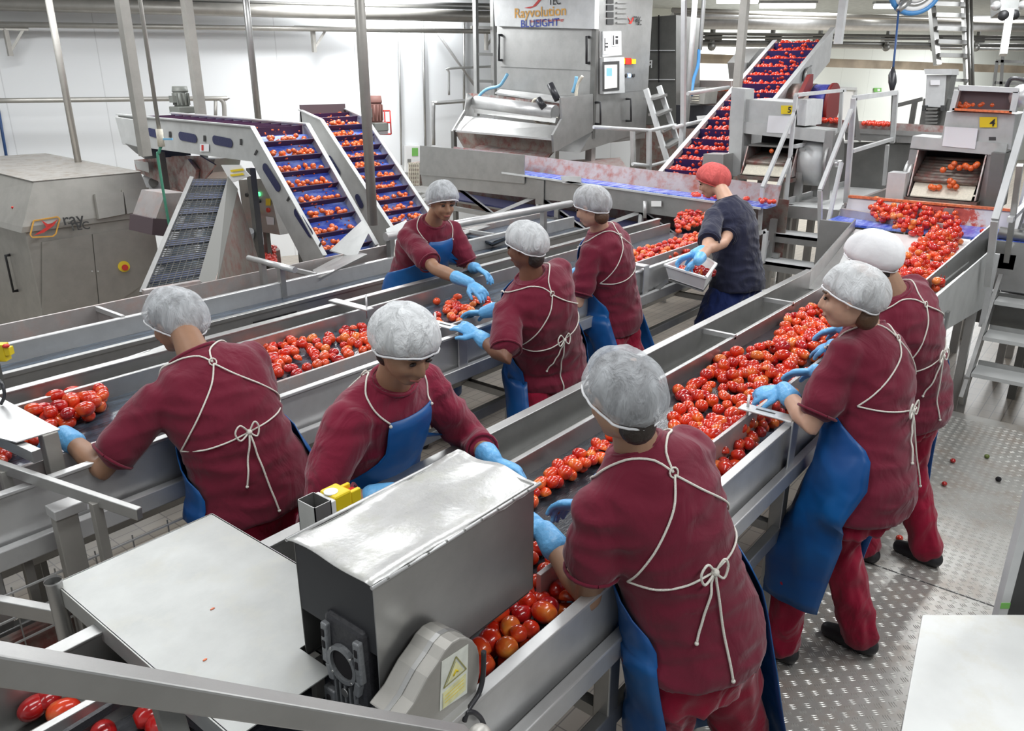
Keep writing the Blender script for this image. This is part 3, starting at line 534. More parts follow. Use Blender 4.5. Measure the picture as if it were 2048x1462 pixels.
MB().tube(smooth_path([gp(908, 985)+V((0, -.01, 0)), gp(900, 1130)+V((0, -.012, 0)), gp(870, 1230)+V((0, -.014, 0)), gp(800, 1310)+V((0, -.02, 0)), gp(775, 1380)+V((0, -.02, 0))], 5), .006, 8).build('cable', 'rubber', t)
MB().tube(smooth_path([gp(780, 1330)+V((0, -.02, 0)), gp(820, 1322)+V((0, -.025, 0)), gp(870, 1360)+V((0, -.02, 0)), gp(890, 1400)+V((0, -.02, 0))], 5), .006, 8).build('cable_loop', 'rubber', t)
# square tube post with emergency stop
z = 1.17
c0, c1, c2, c3 = PZ(592, 998, z), PZ(617, 987, z), PZ(664, 1002, z), PZ(640, 1018, z)
cx_, cy_ = (c0.x+c2.x)/2, (c0.y+c2.y)/2; hx, hy = .028, .038
t = thing('square_tube_post', (cx_, cy_, .8), 'open-topped square steel tube post standing behind the shiny motor cover', 'post')
for x0_, x1_, y0_, y1_ in ((cx_-hx, cx_-hx+.003, cy_-hy, cy_+hy), (cx_+hx-.003, cx_+hx, cy_-hy, cy_+hy), (cx_-hx, cx_+hx, cy_-hy, cy_-hy+.003), (cx_-hx, cx_+hx, cy_+hy-.003, cy_+hy)): MB().box(x0_, x1_, y0_, y1_, .80, z).build('tube_wall', 'steel', t)
t = thing('emergency_stop', (cx_+.08, cy_, z-.1), 'yellow emergency stop box with red button clipped to the square tube post', 'emergency stop')
MB().box(cx_+hx, cx_+hx+.016, cy_-hy, cy_+hy, z-.10, z-.006).build('mounting_plate', 'white', t, .002); MB().box(cx_+hx+.016, cx_+hx+.075, cy_-hy+.004, cy_+hy-.004, z-.10, z-.0).build('box', 'yellow', t, .006)
MB().disc((cx_+hx+.03, cy_, z-.001), (0, 0, 1), .02, .003, 20).build('knockout_ring', 'white', t)
MB().tube([(cx_+hx+.075, cy_-.005, z-.035), (cx_+hx+.105, cy_-.005, z-.035)], .02, 14).build('button', 'red', t); MB().box(cx_+hx+.075, cx_+hx+.11, cy_-.032, cy_-.018, z-.06, z-.01).build('guard_lug', 'yellow', t, .003); MB().box(cx_+hx+.075, cx_+hx+.11, cy_+.014, cy_+.026, z-.06, z-.01).build('guard_lug', 'yellow', t, .003)
# big sloping handrail crossing the bottom of the view
t = thing('handrail', W(350, 1380, 1.05), 'thick rectangular steel handrail sloping across the bottom left corner, nearest the camera', 'handrail')
a, b = W(-60, 1318, .80), W(930, 1478, 1.32); MB().bar(a, b, .034, .034, (0, 0, 1)).build('rail', 'steel', t, .003)
d_ = W(960, 1475, 1.30); q = MB().ball(d_, .022, nu=12, nv=8).build('end_cap', 'steel_warm', t)
l = MB().bar(W(330, 1400, 1.0), W(420, 1700, 1.0), .03, .03).build('brace', 'steel_dark', t, .002)
# braces seen below the rail, coloured near-black for the shade under the covers
t = thing('crossed_brace', W(200, 1430, 1.6), 'thin crossed steel braces over the dark belt in the bottom left corner', 'brace')
MB().bar(PZ(115, 1480, .95), PZ(260, 1390, .95), .012, .02).build('bar', 'cast_dark', t); MB().bar(PZ(350, 1412, .93), PZ(520, 1520, .93), .03, .02).build('bar', 'cast_dark', t)
# near left corner: small table cover with posts and rails
z = 1.12
P1, P2, P3, P4 = PZ(-30, 778, z), PZ(120, 858, z), PZ(32, 884, z), PZ(-40, 866, z)
t = thing('corner_cover', P2, 'bright flat steel cover on a square post at the left edge, over the middle line', 'machine cover')
MB().slab([P1, P2, P3, P4], (0, 0, -.004)).build('cover_sheet', 'steel_bright', t)
c = PZ(100, 862, z); MB().box(c.x-.03, c.x+.02, c.y-.015, c.y+.035, FZ, z-.004).build('post', 'steel_warm', t, .003)
MB().bar(PZ(-20, 868, z-.03), PZ(75, 912, z-.03), .03, .04).build('rail', 'steel', t)
t = thing('guard_railing', PZ(150, 990, .9), 'steel guard railing with sloping flat top bar at the left edge below the bent-over worker', 'railing')
a, b = PZ(-20, 926, 1.05), PZ(280, 1028, 1.0); MB().bar(a, b, .022, .04).build('top_bar', 'steel', t, .003)
for px, py, z0 in ((8, 940, 1.04), (190, 1003, 1.01)):
    q = PZ(px, py, z0); MB().bar(q, (q.x, q.y, FZ), .03, .03).build('post', 'steel_warm', t, .002)
q = PZ(125, 1015, .95); MB().box(q.x-.035, q.x+.035, q.y-.02, q.y+.02, FZ, .95).build('post', 'steel_warm', t, .003); MB().box(q.x-.04, q.x+.06, q.y-.04, q.y+.03, .93, .965).build('post_cap', 'steel_bright', t, .003)
MB().bar(PZ(-20, 1205, .75), PZ(125, 1232, .72), .03, .05).build('lower_bar', 'steel', t, .002)
MB().tube([PZ(-10, 1090, .6), PZ(60, 1105, .6)], .012, 8).build('rung', 'steel', t)
# wire basket / mesh belt below the middle line at the left edge
t = thing('mesh_tray', (.85, 2.75, .35), 'dark wire mesh catch tray low under the near end of the middle line', 'tray')
for k_ in range(9): MB().bar((.25, 2.55, .72-k_*.09), (1.45, 2.55, .72-k_*.09), .006, .006).build('wire', 'steel_bright', t)
for k_ in range(10): MB().bar((.25+k_*.13, 2.552, 0), (.25+k_*.13, 2.552, .74), .004, .004).build('wire', 'steel', t)
MB().box(.25, 1.45, 2.56, 2.60, 0, .2).box(.25, 1.45, 2.56, 2.60, .35, .55).build('backing_sheet', 'steel_brown', t)
MB().box(.25, .28, 2.54, 2.6, FZ, .74).box(1.42, 1.45, 2.54, 2.6, FZ, .74).build('frame', 'steel_dark', t)
# yellow stop and cable at the left edge
q = PZ(8, 712, 1.02)
t = thing('emergency_stop', q, 'yellow emergency stop with red cap cut by the left edge of the picture', 'emergency stop')
r_ = RT; MB().slab([q+r_*-.12+V((0, 0, -.03)), q+r_*.005+V((0, 0, -.03)), q+r_*.005+V((0, 0, .055)), q+r_*-.12+V((0, 0, .055))], V((FW.x, FW.y, 0))*.05).build('box', 'yellow', t, .004)
MB().slab([q+r_*.005+V((0, 0, .0)), q+r_*.03+V((0, 0, .0)), q+r_*.03+V((0, 0, .04)), q+r_*.005+V((0, 0, .04))], V((FW.x, FW.y, 0))*.04).build('guard_lug', 'yellow', t, .003); MB().ball(q+r_*.02+V((0, 0, .05)), (.016, .016, .01)).build('button', 'red', t)
MB().box(q.x-.05, q.x-.02, q.y+.01, q.y+.04, FZ, q.z-.02).build('post', 'steel_dark', t)
tag(MB().tube(smooth_path([PZ(-20, 745, 1.2), PZ(2, 765, 1.2), PZ(9, 790, 1.16), PZ(2, 808, 1.125)], 4), .006, 8).build('cable', 'rubber', loc=PZ(2, 808, 1.12)), 'black cable curling onto the bright cover at the left edge', 'cable')
# bottom right: pale steel worktop and an upright
z = 1.15
t = thing('steel_worktop', PZ(1930, 1400, 1.0), 'pale steel worktop filling the bottom right corner', 'worktop')
q = [PZ(1845, 1229, z), PZ(2100, 1229, z), PZ(2100, 1560, z), PZ(1785, 1560, z)]
MB().slab(q, (0, 0, -.02)).build('top', 'worktop' if steel('worktop', (.74, .75, .73), .5, .15, (.62, .60, .52), .1, (2, 2, 2)) is not None else '', t, .002)
for p in (q[0]+(q[2]-q[0])*.12, q[3]+(q[1]-q[3])*.12): MB().box(p.x-.02, p.x+.02, p.y-.02, p.y+.02, 0, z-.02).build('leg', 'steel_dark', t)
a = PZ(2006, 1228, 1.12); t = thing('cabinet_upright', (a.x, a.y, 0), 'pale upright edge of a dark cabinet with green tape at the right border', 'cabinet')
fwd = V((FW.x, FW.y, 0)).normalized(); a0 = V((a.x, a.y, 0)); w_ = .020
MB().slab([a0-RT*w_*.5, a0+RT*w_*.5, a0+RT*w_*.5+V((0, 0, 1.5)), a0-RT*w_*.5+V((0, 0, 1.5))], fwd*.02).build('edge_strip', 'steel_pale', t)
MB().slab([a0+RT*w_*.5, a0+RT*.6, a0+RT*.6+V((0, 0, 1.49)), a0+RT*w_*.5+V((0, 0, 1.49))], fwd*.03).build('dark_panel', 'dark', t)
MB().slab([a0-RT*w_*.52-fwd*.001+V((0, 0, 1.135)), a0+RT*w_*.52-fwd*.001+V((0, 0, 1.135)), a0+RT*w_*.52-fwd*.001+V((0, 0, 1.15)), a0-RT*w_*.52-fwd*.001+V((0, 0, 1.15))], fwd*.001).build('tape_mark', 'green_tape', t)
steel('steel_stain', (.38, .33, .34), .42, .5, (.34, .09, .06), .5)
plain('tread_light', (.62, .63, .62), .6)
plain('dark_red', (.22, .02, .02), .5)
# ---------------------------------------------------------------- background machines
def xs(X, pts, th, nm, mat, par, bev=0): return MB().slab([PX(*p, X) for p in pts], (th, 0, 0)).build(nm, mat, par, bev)
def ys(Y, pts, th, nm, mat, par, bev=0): return MB().slab([PY(*p, Y) for p in pts], (0, th, 0)).build(nm, mat, par, bev)
def rc(x0, y0, x1, y1): return [(x0, y0), (x1, y0), (x1, y1), (x0, y1)]
def small_tomatoes(m, c, u, v, n, L, Wd, r, seed, pile=1):
    rr = random.Random(seed); c, u, v = V(c), V(u).normalized(), V(v).normalized(); w = u.cross(v)
    if w.z < 0: w = -w
    for _ in range(n): m.ball(c+u*rr.uniform(-L, L)+v*rr.uniform(-Wd, Wd)+w*(r*rr.uniform(.7, .9+pile)), (r*rr.uniform(.9, 1.25), r*rr.uniform(.9, 1.1), r*.95), nu=8, nv=6)
def zconv(name, lab, x0, x1, top, depth, belt_in, cleats, seed, label2):
    # top: list of (Y,Z) along the upper edge of the side frames, foot first
    t = thing(name, ((x0+x1)/2, top[0][0], top[0][1]), lab, 'conveyor')
    pts = [V((0, y, z)) for y, z in top]; low = []
    for i, p in enumerate(pts):
        d = (pts[min(i+1, len(pts)-1)]-pts[max(i-1, 0)]).normalized(); nrm = V((0, d.z, -d.y)); low.append(p + (nrm if i == 0 else V((0, nrm.y*.7, nrm.z)).normalized())*depth)
    for x, mat in ((x0, 'steel_matt'), (x1, 'steel_matt')):
        poly = [V((x, p.y, p.z)) for p in pts] + [V((x, p.y, p.z)) for p in reversed(low)]
        side = MB()
        for i in range(len(pts)-1):
            q = [V((x, a.y, a.z)) for a in (pts[i], pts[i+1], low[i+1], low[i])]; side.slab(q, (.012, 0, 0))
        for i in range(len(pts)-1):
            side.bar((x, pts[i].y, pts[i].z+.004), (x, pts[i+1].y, pts[i+1].z+.004), .045, .012)
        side.build('side_frame', mat, t)
    bp = [p + (l-p).normalized()*belt_in for p, l in zip(pts, low)]
    m = MB()
    for i in range(len(bp)-1): a, b = bp[i], bp[i+1]; m.slab([(x0+.012, a.y, a.z), (x1, a.y, a.z), (x1, b.y, b.z), (x0+.012, b.y, b.z)], (0, 0, -.012))
    m.build('belt', 'belt_blue', t)
    # cleats with tomatoes lying on them
    L = [0]; 
    for i in range(len(bp)-1): L.append(L[-1]+(bp[i+1]-bp[i]).length)
    tm = MB()
    for k in range(cleats):
        s = (k+.35)*L[-1]/cleats; i = max(j for j in range(len(L)-1) if L[j] <= s); f = (s-L[i])/(L[i+1]-L[i]); p = bp[i].lerp(bp[i+1], f); d = (bp[i+1]-bp[i]).normalized(); n = V((0, -d.z, d.y))
        if n.z < 0: n = -n
        MB().slab([(x0+.02, p.y, p.z), (x1-.01, p.y, p.z), (x1-.01, p.y+n.y*.075, p.z+n.z*.075), (x0+.02, p.y+n.y*.075, p.z+n.z*.075)], d*.008).build('cleat', 'cleat', t)
        small_tomatoes(tm, V(((x0+x1)/2, p.y, p.z))+d*.05, (1, 0, 0), d, 20, (x1-x0)*.38, .035, .023, seed+k, 1.2)
        for q in range(10):
            rr = random.Random(seed*7+k*31+q); small_tomatoes(tm, V((rr.uniform(x0+.05, x1-.05), p.y, p.z))+d*rr.uniform(.05, .2), (1, 0, 0), d, 1, .01, .01, .008, q)
    o = tag(tm.build('carried_tomatoes', 'tomato_orange', loc=(x0, top[0][0], top[0][1])), label2, 'tomatoes', kind='stuff')
    return t, pts, low
def slot(par, p, q, r, mat='navy_dark', nm='slot'):
    p, q = V(p), V(q); d = (q-p).normalized(); n = V((1, 0, 0)); s_ = d.cross(n); poly = []
    for k in range(9): a = math.pi*k/8; poly.append(p - d*math.sin(a)*r + s_*math.cos(a)*r)
    for k in range(9): a = math.pi*k/8; poly.append(q + d*math.sin(a)*r - s_*math.cos(a)*r)
    MB().slab(poly, (-.003, 0, 0)).build(nm, mat, par)
plain('navy_dark', (.03, .035, .10), .4, bmp=.3, bs=80)
t1, P_, L_ = zconv('cleated_conveyor', 'steel cleated blue conveyor with a level top, left of the other cleated incline', 4.10, 4.68, [(5.33, .85), (6.18, 1.86), (8.56, 1.90)], .30, .09, 23, 11, 'tomatoes carried on the cleats of the left blue incline conveyor')
for a, b in (((300, 264), (322, 270)), ((362, 272), (389, 277)), ((430, 280), (460, 286))): slot(t1, PX(*a, 4.095), PX(*b, 4.095), .04)
for a, b in (((531, 336), (555, 374)), ((594, 426), (620, 466))): slot(t1, PX(*a, 4.095), PX(*b, 4.095), .04)
for px, py in ((275, 262), (340, 269), (409, 277), (482, 284)): xs(4.095, rc(px-2, py-6, px+2, py+6), -.003, 'bolt_slot', 'dark', t1)
for px, py in ((512, 305), (577, 397), (640, 490)): xs(4.095, [(px-4, py+4), (px+1, py-6), (px+4, py-3), (px-1, py+6)], -.003, 'bolt_slot', 'dark', t1)
xs(4.093, rc(400, 288, 418, 303), -.002, 'label_plate', 'paper', t1); xs(4.09, rc(403, 290, 407, 301), -.001, 'red_mark', 'red', t1)
xs(4.06, [(236, 234), (275, 240), (283, 296), (250, 287)], -.03, 'end_plate', 'steel_matt', t1); xs(4.02, [(250, 287), (283, 296), (290, 318), (272, 306)], .5, 'end_hood', 'steel_dark', t1)
MB().slab([PX(595, 248, 4.7), PX(620, 250, 4.7), PX(622, 268, 4.7), PX(602, 262, 4.7)], (.01, 0, 0)).build('yellow_tag', 'yellow', t1)
def legs(t, pts, w=.06, mat='steel_dark', floor=FZ):
    for x, y, z in pts: MB().box(x-w/2, x+w/2, y-w/2, y+w/2, floor, z).build('leg', mat, t)
legs(t1, ((4.15, 7.9, 1.56), (4.62, 7.9, 1.56), (4.15, 6.35, 1.5), (4.62, 6.35, 1.5), (4.3, 5.6, .7)))
t2, P_, L_ = zconv('cleated_conveyor', 'steel cleated blue incline conveyor right of the level-topped one, with drive motor at its head', 5.22, 5.80, [(5.62, .80), (6.66, 1.86), (7.0, 1.95)], .28, .09, 13, 51, 'tomatoes carried on the cleats of the right blue incline conveyor')
for a, b in (((659, 318), (676, 345)), ((715, 395), (722, 410))): slot(t2, PX(*a, 5.215), PX(*b, 5.215), .035)
MB().slab([(5.22, 6.98, 1.72), (5.22, 7.0, 1.72), (5.22, 7.0, 2.0), (5.22, 6.98, 2.0)], (.58, 0, 0)).build('head_hood', 'hood_dark' if plain('hood_dark', (.10, .07, .08), .5) is not None else '', t2)
legs(t2, ((5.27, 6.7, 1.55), (5.75, 6.7, 1.55), (5.4, 5.8, .6)))
def motor(nm, lab, base, r, h, mat, cat='motor'):
    t = thing(nm, base, lab, cat); b = V(base)
    MB().box(b.x-r*1.3, b.x+r*1.3, b.y-r*1.3, b.y+r*1.3, b.z, b.z+h*.25).build('gear_case', 'motor_grey', t, .01)
    m = MB(); m.tube([b+V((0, 0, h*.25)), b+V((0, 0, h*.8))], r, 18)
    for k in range(12): a = k*math.pi/6; m.bar(b+V((math.cos(a)*r, math.sin(a)*r, h*.3)), b+V((math.cos(a)*r, math.sin(a)*r, h*.75)), .012, .025)
    m.build('body', mat, t); MB().tube([b+V((0, 0, h*.8)), b+V((0, 0, h*.83)), b+V((0, 0, h))], [r*1.08, r*1.08, r*.98], 18).build('fan_cover', mat, t)
    MB().box(b.x-r*1.5, b.x-r*.7, b.y-r*.5, b.y+r*.5, b.z+h*.4, b.z+h*.65).build('terminal_box', 'motor_grey', t)
motor('drive_motor', 'grey upright drive motor standing above the left cleated conveyor', PX(366, 226, 5.2), .085, .30, 'motor_grey')
motor('drive_motor', 'rusty upright drive motor at the head of the right cleated conveyor', PX(752, 262, 5.95), .075, .36, 'rust_motor')
p = PX(770, 245, 6.02); t = thing('red_wire_cage', p, 'small red wire cage beside the rusty drive motor', 'cage')
for dx in (0, .06, .12): MB().tube([p+RT*(dx-.06)+V((0, 0, -.12)), p+RT*(dx-.06)+V((0, 0, .12))], .008, 6).build('wire', 'red', t)
for dz in (-.12, 0, .12): MB().tube([p+RT*-.06+V((0, 0, dz)), p+RT*.06+V((0, 0, dz))], .008, 6).build('wire', 'red', t)
p5 = PX(752, 262, 5.95); MB().box(5.81, p5.x+.08, p5.y-.1, p5.y+.1, p5.z-.03, p5.z).build('motor_bracket', 'steel', t2); MB().box(p5.x+.02, p5.x+.06, p5.y-.03, p5.y+.01, p5.z-.02, p5.z+.02).build('cage_arm', 'steel', t2)
# white/yellow notice and juice chute below the left cleated conveyor
t = thing('spill_chute', PX(330, 350, 4.3), 'open steel chute splashed with tomato juice under the level part of the left cleated conveyor', 'chute')
xs(4.3, [(268, 320), (340, 312), (400, 312), (430, 330), (380, 392), (345, 375), (272, 343)], .02, 'chute_side', 'steel_red', t)
xs(4.26, [(270, 321), (298, 325), (300, 345), (276, 338)], -.01, 'chute_lip', 'steel_bright', t)
xs(4.45, [(360, 350), (385, 318), (430, 318), (425, 345), (400, 370)], .3, 'chute_drum', 'steel_bright', t); xs(4.25, [(345, 372), (375, 318), (392, 340), (385, 392)], .04, 'chute_funnel', 'steel_red', t)
MB().tube([PX(307, 365, 4.4), PX(307, 365, 4.7)], .12, 20).build('fan_wheel', 'steel_pale', t); MB().tube([PX(307, 365, 4.38), PX(307, 365, 4.4)], .05, 16).build('hub', 'steel_dark', t)
xs(4.6, rc(315, 358, 345, 385), .1, 'side_box', 'steel_red', t)
t = thing('notice_plate', PX(470, 350, 4.0), 'white notice with yellow stripes hanging beneath the left cleated conveyor', 'notice'); xs(4.0, [(442, 330), (480, 330), (500, 352), (462, 366)], .01, 'plate', 'white', t)
for k in range(2): xs(3.99, [(460, 340+k*9), (485, 337+k*9), (487, 341+k*9), (462, 344+k*9)], .005, 'stripe', 'yellow', t)
# control cabinet with buttons
t = thing('control_cabinet', PX(515, 400, 4.9), 'brownish steel control cabinet with buttons and green lamp beneath the left cleated conveyor', 'control cabinet')
xs(4.9, [(477, 360), (535, 357), (560, 470), (490, 458)], .25, 'box', 'steel_warm', t)
def dot(px, py, X, r, mat, nm, par): MB().disc(PX(px, py, X), (-1, 0, 0), r, .02, 12).build(nm, mat, par)
dot(519, 388, 4.9, .022, 'lamp_green', 'lamp', t); dot(520, 402, 4.9, .02, 'black', 'knob', t); dot(512, 427, 4.9, .03, 'orange', 'stop_button', t); dot(516, 425, 4.89, .02, 'yellow', 'stop_ring', t); dot(495, 390, 4.9, .02, 'dark', 'knob', t); dot(538, 420, 4.9, .025, 'gel_red', 'switch', t)
xs(4.89, rc(532, 397, 541, 411), -.004, 'sticker', 'yellow', t); xs(4.89, [(532, 433), (547, 435), (548, 450), (535, 449)], -.004, 'sticker', 'paper', t)
for z_ in (0,): MB().box(4.95, 5.0, PX(520, 460, 4.9).y-.03, PX(520, 460, 4.9).y+.03, FZ, PX(520, 460, 4.9).z).build('stand', 'steel_dark', t)
# pulp spill and pipes below
t = thing('pulp_screw', (4.5, 6.1, .2), 'stainless pipe smeared with tomato pulp beside the mesh incline', 'pipe'); MB().tube([PZ(455, 480, .65), PZ(505, 462, .65)], .06, 14).build('tube', 'steel_red', t); MB().tube([PZ(505, 520, .6), PZ(500, 462, .95)], .035, 12).build('post', 'steel_pale', t)
rr = random.Random(9); m = MB()
for k in range(420):
    q = PZ(rr.uniform(440, 552), rr.uniform(492, 525), .45); m.ball(q, (rr.uniform(.01, .03), .012, .02), nu=6, nv=4)
for k in range(160):
    q = PZ(rr.uniform(455, 480), rr.uniform(440, 475), .8); m.ball(q, .018, nu=6, nv=4)
tag(m.build('tomato_pulp', 'pulp', loc=PZ(500, 505, .45)), 'heap of crushed tomato pulp behind the mesh incline', 'tomato pulp', kind='stuff')
t = thing('pulp_bin', PZ(500, 530, .3), 'dark steel bin holding the crushed tomato pulp', 'bin'); MB().slab([PZ(440, 525, .44), PZ(560, 500, .44), PZ(552, 490, .44), PZ(445, 488, .44)], (0, 0, -.5)).build('bin_body', 'steel_brown', t)
t = thing('side_tank', PX(320, 440, 3.9), 'reddish sheet steel tank between the sloped-top machine and the mesh incline', 'tank')
ys(6.6, [(330, 387), (372, 385), (362, 440), (312, 437)], .4, 'upper_panel', 'steel_rosy', t); ys(6.6, [(306, 437), (362, 440), (356, 475), (304, 470)], .4, 'lower_panel', 'hood_dark', t)
MB().box(3.6, 4.0, 6.7, 7.0, FZ, .7).build('body', 'steel_brown', t)
# mesh incline
plain('belt_tile', (.07, .10, .22), .4); plain('grey_dark', (.2, .2, .185), .6)
t = thing('mesh_incline', PZ(340, 590, .87), 'narrow incline conveyor under wire mesh between the sloped-top machine and the cleated conveyor', 'conveyor')
A0, A1 = PZ(283, 590, .88), PZ(395, 570, .88); B0, B1 = PY(383, 358, 6.2), PY(455, 358, 6.2); n_ = (A1-A0).cross(B0-A0).normalized(); n_ = n_ if n_.z > 0 else -n_
MB().slab([A0-n_*.03, A1-n_*.03, B1-n_*.03, B0-n_*.03], -n_*.01).build('belt', 'belt_slate', t)
for k in range(7): f = k/7+.1; MB().slab([A0.lerp(B0, f)-n_*.022, A1.lerp(B1, f)-n_*.022, A1.lerp(B1, f+.06)-n_*.022, A0.lerp(B0, f+.06)-n_*.022], -n_*.004).build('belt_tile', 'belt_tile', t)
m = MB()
for k in range(58): f = k/57; m.bar(A0.lerp(B0, f), A1.lerp(B1, f), .006, .006)
for k in range(9): f = k/8; m.bar(A0.lerp(A1, f), B0.lerp(B1, f), .004, .004)
mo = m.build('wire_mesh', 'steel_dark', t); 
MB().bar(A0, B0, .03, .05, n_).build('side_rail', 'steel', t)
MB().slab([A1+n_*.03, B1+n_*.03, B1+n_*.02+(B1-B0)*.25+V((0, 0, -.1)), A1+n_*.02+(A1-A0)*.35+V((0, 0, -.04))], (0, 0, -.01)).build('side_cover', 'grey_dark', t)
MB().slab([A1+(A1-A0)*.35, B1+(B1-B0)*.25+V((0, 0, -.1)), V((B1.x+.25, B1.y, .55)), V((A1.x+.5, A1.y+.3, .5))], (0, .02, 0)).build('side_panel', 'steel_brown', t)
MB().bar(A0+V((0, -.03, .01)), A1+V((0, -.03, .01)), .05, .06).build('foot_bar', 'steel_rosy', t)
MB().box(B0.x, B0.x+.06, B0.y, B0.y+.06, FZ, B0.z-.1).build('leg', 'steel_dark', t); MB().box(A0.x+.1, A0.x+.16, A0.y+.1, A0.y+.16, FZ, A0.z).build('leg', 'steel_dark', t)
# ---- sloped-top optical machine at the left
t = thing('optical_sorter', (3.4, 8.0, FZ), 'large grey steel machine with sloping hood and orange-framed logo at the left, behind the trough', 'machine')
X0, X1, Y0, Y1 = 2.80, 4.02, 8.0, 10.3
MB().box(X0, X1, Y0, Y1, FZ, .93).build('cabinet', 'steel_warm', t, .01)
hx0, hx1 = X0+.18, X1-.03
MB().loft([[V((X0-.04, Y0-.03, .93)), V((X1+.02, Y0-.03, .93)), V((X1+.02, Y1, .93)), V((X0-.04, Y1, .93))], [V((X0-.02, Y0-.03, .98)), V((X1+.02, Y0-.03, .98)), V((X1+.02, Y1, .98)), V((X0-.02, Y1, .98))], [V((hx0, Y0+.05, 1.36)), V((hx1, Y0+.05, 1.36)), V((hx1, Y1, 1.42)), V((hx0, Y1, 1.42))]], smooth=False).build('hood', 'steel_warm', t)
MB().slab([(hx0-.01, Y0+.04, 1.362), (hx1+.01, Y0+.04, 1.362), (hx1+.01, Y1, 1.422), (hx0-.01, Y1, 1.422)], (0, 0, .006)).build('top_sheet', 'steel_top', t)
def fp(px, py, o=0): return PY(px, py, Y0-.002-o)
def fp2(px, py, o=.01):                                       # on the sloping front of the hood
    p0 = V((X0, Y0-.03, .98)); nn = V((0, -.38, .08)).normalized(); r = ray(px, py); tt = (p0-EYE).dot(nn)/r.dot(nn); return EYE+r*tt+nn*o
def sf(pts, th, nm, mat, par, o=.012): nn = V((0, -.38, .08)).normalized(); return MB().slab([fp2(*p, o) for p in pts], -nn*th).build(nm, mat, par)
for a, b in (((83, 478), (182, 462)), ((184, 462), (299, 446))):
    d = MB().slab([fp(a[0], a[1]+6), fp(b[0], b[1]+6), fp(b[0]+(16 if b[0] < 200 else 0), b[1]+(168 if b[0] < 200 else 112)), fp(a[0]+(0 if a[0] < 100 else 16), a[1]+(158 if a[0] < 100 else 168))], (0, -.012, 0)).build('door', 'steel_warm', t)
MB().tube([fp(248, 533, .0), fp(248, 533, .04)], .055, 20).build('stop_collar', 'yellow', t); MB().tube([fp(250, 535, .04), fp(250, 535, .07)], .03, 16).build('stop_button', 'red', t)
for px in (184, 196): MB().ball(fp(px, 543, .015), .009).build('lock', 'steel_bright', t)
hb = [V((X0-.04, PX(20, 510, X0).y, PX(20, 510, X0).z)), V((X0-.04, PX(20, 510, X0).y, PX(20, 575, X0).z))]; MB().tube([hb[0]+V((.04, 0, 0)), hb[0], hb[1], hb[1]+V((.04, 0, 0))], .014, 8).build('door_handle', 'black', t)
for k, (a, b) in enumerate((((186, 385), (246, 430)), ((242, 376), (297, 420)))): sf([(a[0], a[1]+4), (b[0]-4, a[1]), (b[0], b[1]-1), (a[0]+8, b[1]+9)], .05, 'hatch_cover', 'steel_warm', t, .05)
for px, py in ((25, 415),): MB().ball(PX(px, py, X0+.05), .012).build('red_lamp', 'red', t)
fr = [(66, 442), (113, 434), (118, 438), (110, 468), (104, 473), (63, 475), (59, 470)]
for i in range(len(fr)): MB().bar(fp2(*fr[i], .02), fp2(*fr[(i+1) % len(fr)], .02), .012, .006, (0, 1, 0)).build('logo_frame', 'logo_orange' if plain('logo_orange', (.8, .42, .08), .5) is not None else '', t)
def swoosh(f, par, P0, P1, P2, P3): # a tapered red stroke with a short branch
    L1 = [f(*p) for p in P0]; L2 = [f(*p) for p in P1]
    m = MB(); m.slab(L1, (.002, .002, 0)); m.slab(L2, (.002, .002, 0)); m.build('logo_mark', 'red', par)
swoosh(lambda x, y: fp2(x, y, .03), t, [(64, 472), (90, 455), (113, 439), (105, 452), (85, 466)], [(80, 441), (93, 449), (104, 446), (98, 453), (90, 455)], 0, 0)
xd = (fp2(165, 445)-fp2(122, 449)).normalized()
textmesh('logo_text', 'ray', 'dark', t, fp2(121, 452, .07), xd, (0, .2, 1), .155, .001, .01); textmesh('logo_text', 'TEC', 'dark', t, fp2(134, 463, .07), xd, (0, .2, 1), .105, .001, .01)
# floor pad at the machine's left foot
t = thing('floor_pad', PZ(25, 625, FZ), 'dark rubber floor pad and pale drain grate beside the sloped-top machine', 'pad'); MB().slab([PZ(-10, 622, FZ), PZ(26, 622, FZ), PZ(30, 640, FZ), PZ(-10, 646, FZ)], (0, 0, .02)).build('pad', 'dark', t)
MB().slab([PZ(-10, 640, FZ), PZ(40, 632, FZ), PZ(78, 648, FZ), PZ(-10, 680, FZ)], (0, 0, .005)).build('grate', 'steel', t)
# ---- truss-framed collecting conveyor
t = thing('truss_conveyor', (7.55, 5.9, .9), 'long conveyor on a steel truss with blue belt and stained sheets, behind the workers', 'conveyor')
TX = 7.5
tp1, tp2 = PX(1050, 348, TX), PX(1350, 389, TX); tz = lambda y: tp2.z+(y-tp2.y)*(tp1.z-tp2.z)/(tp1.y-tp2.y)
MB().slab([(TX, 2.9, tz(2.9)), (TX+.25, 2.9, tz(2.9)), (TX+.25, 7.2, tz(7.2)), (TX, 7.2, tz(7.2))], (0, 0, -.02)).build('belt', 'belt_blue', t)
xs(TX, [(841, 291), (1050, 310), (1050, 367), (990, 362), (841, 349)], -.012, 'guard_panel', 'steel', t)
xs(TX+.01, [(841, 345), (1050, 350), (1350, 391), (1470, 408), (1465, 452), (1360, 436), (1140, 405), (845, 372)], .01, 'side_panel', 'steel', t)
MB().bar((TX-.01, 2.95, tz(2.95)-.02), (TX-.01, 6.2, tz(6.2)-.02), .02, .02).build('top_edge', 'steel_pale', t)
MB().slab([(TX+.27, 2.9, tz(2.9)-.02), (TX+.27, 7.3, tz(7.3)-.02), (TX+.33, 7.3, tz(7.3)+.17), (TX+.33, 2.9, tz(2.9)+.17)], (.012, 0, 0)).build('back_panel', 'steel_stain', t)
xs(TX-.01, [(1122, 352), (1163, 353), (1163, 367), (1126, 366)], -.01, 'cover_strip', 'steel_pale', t)
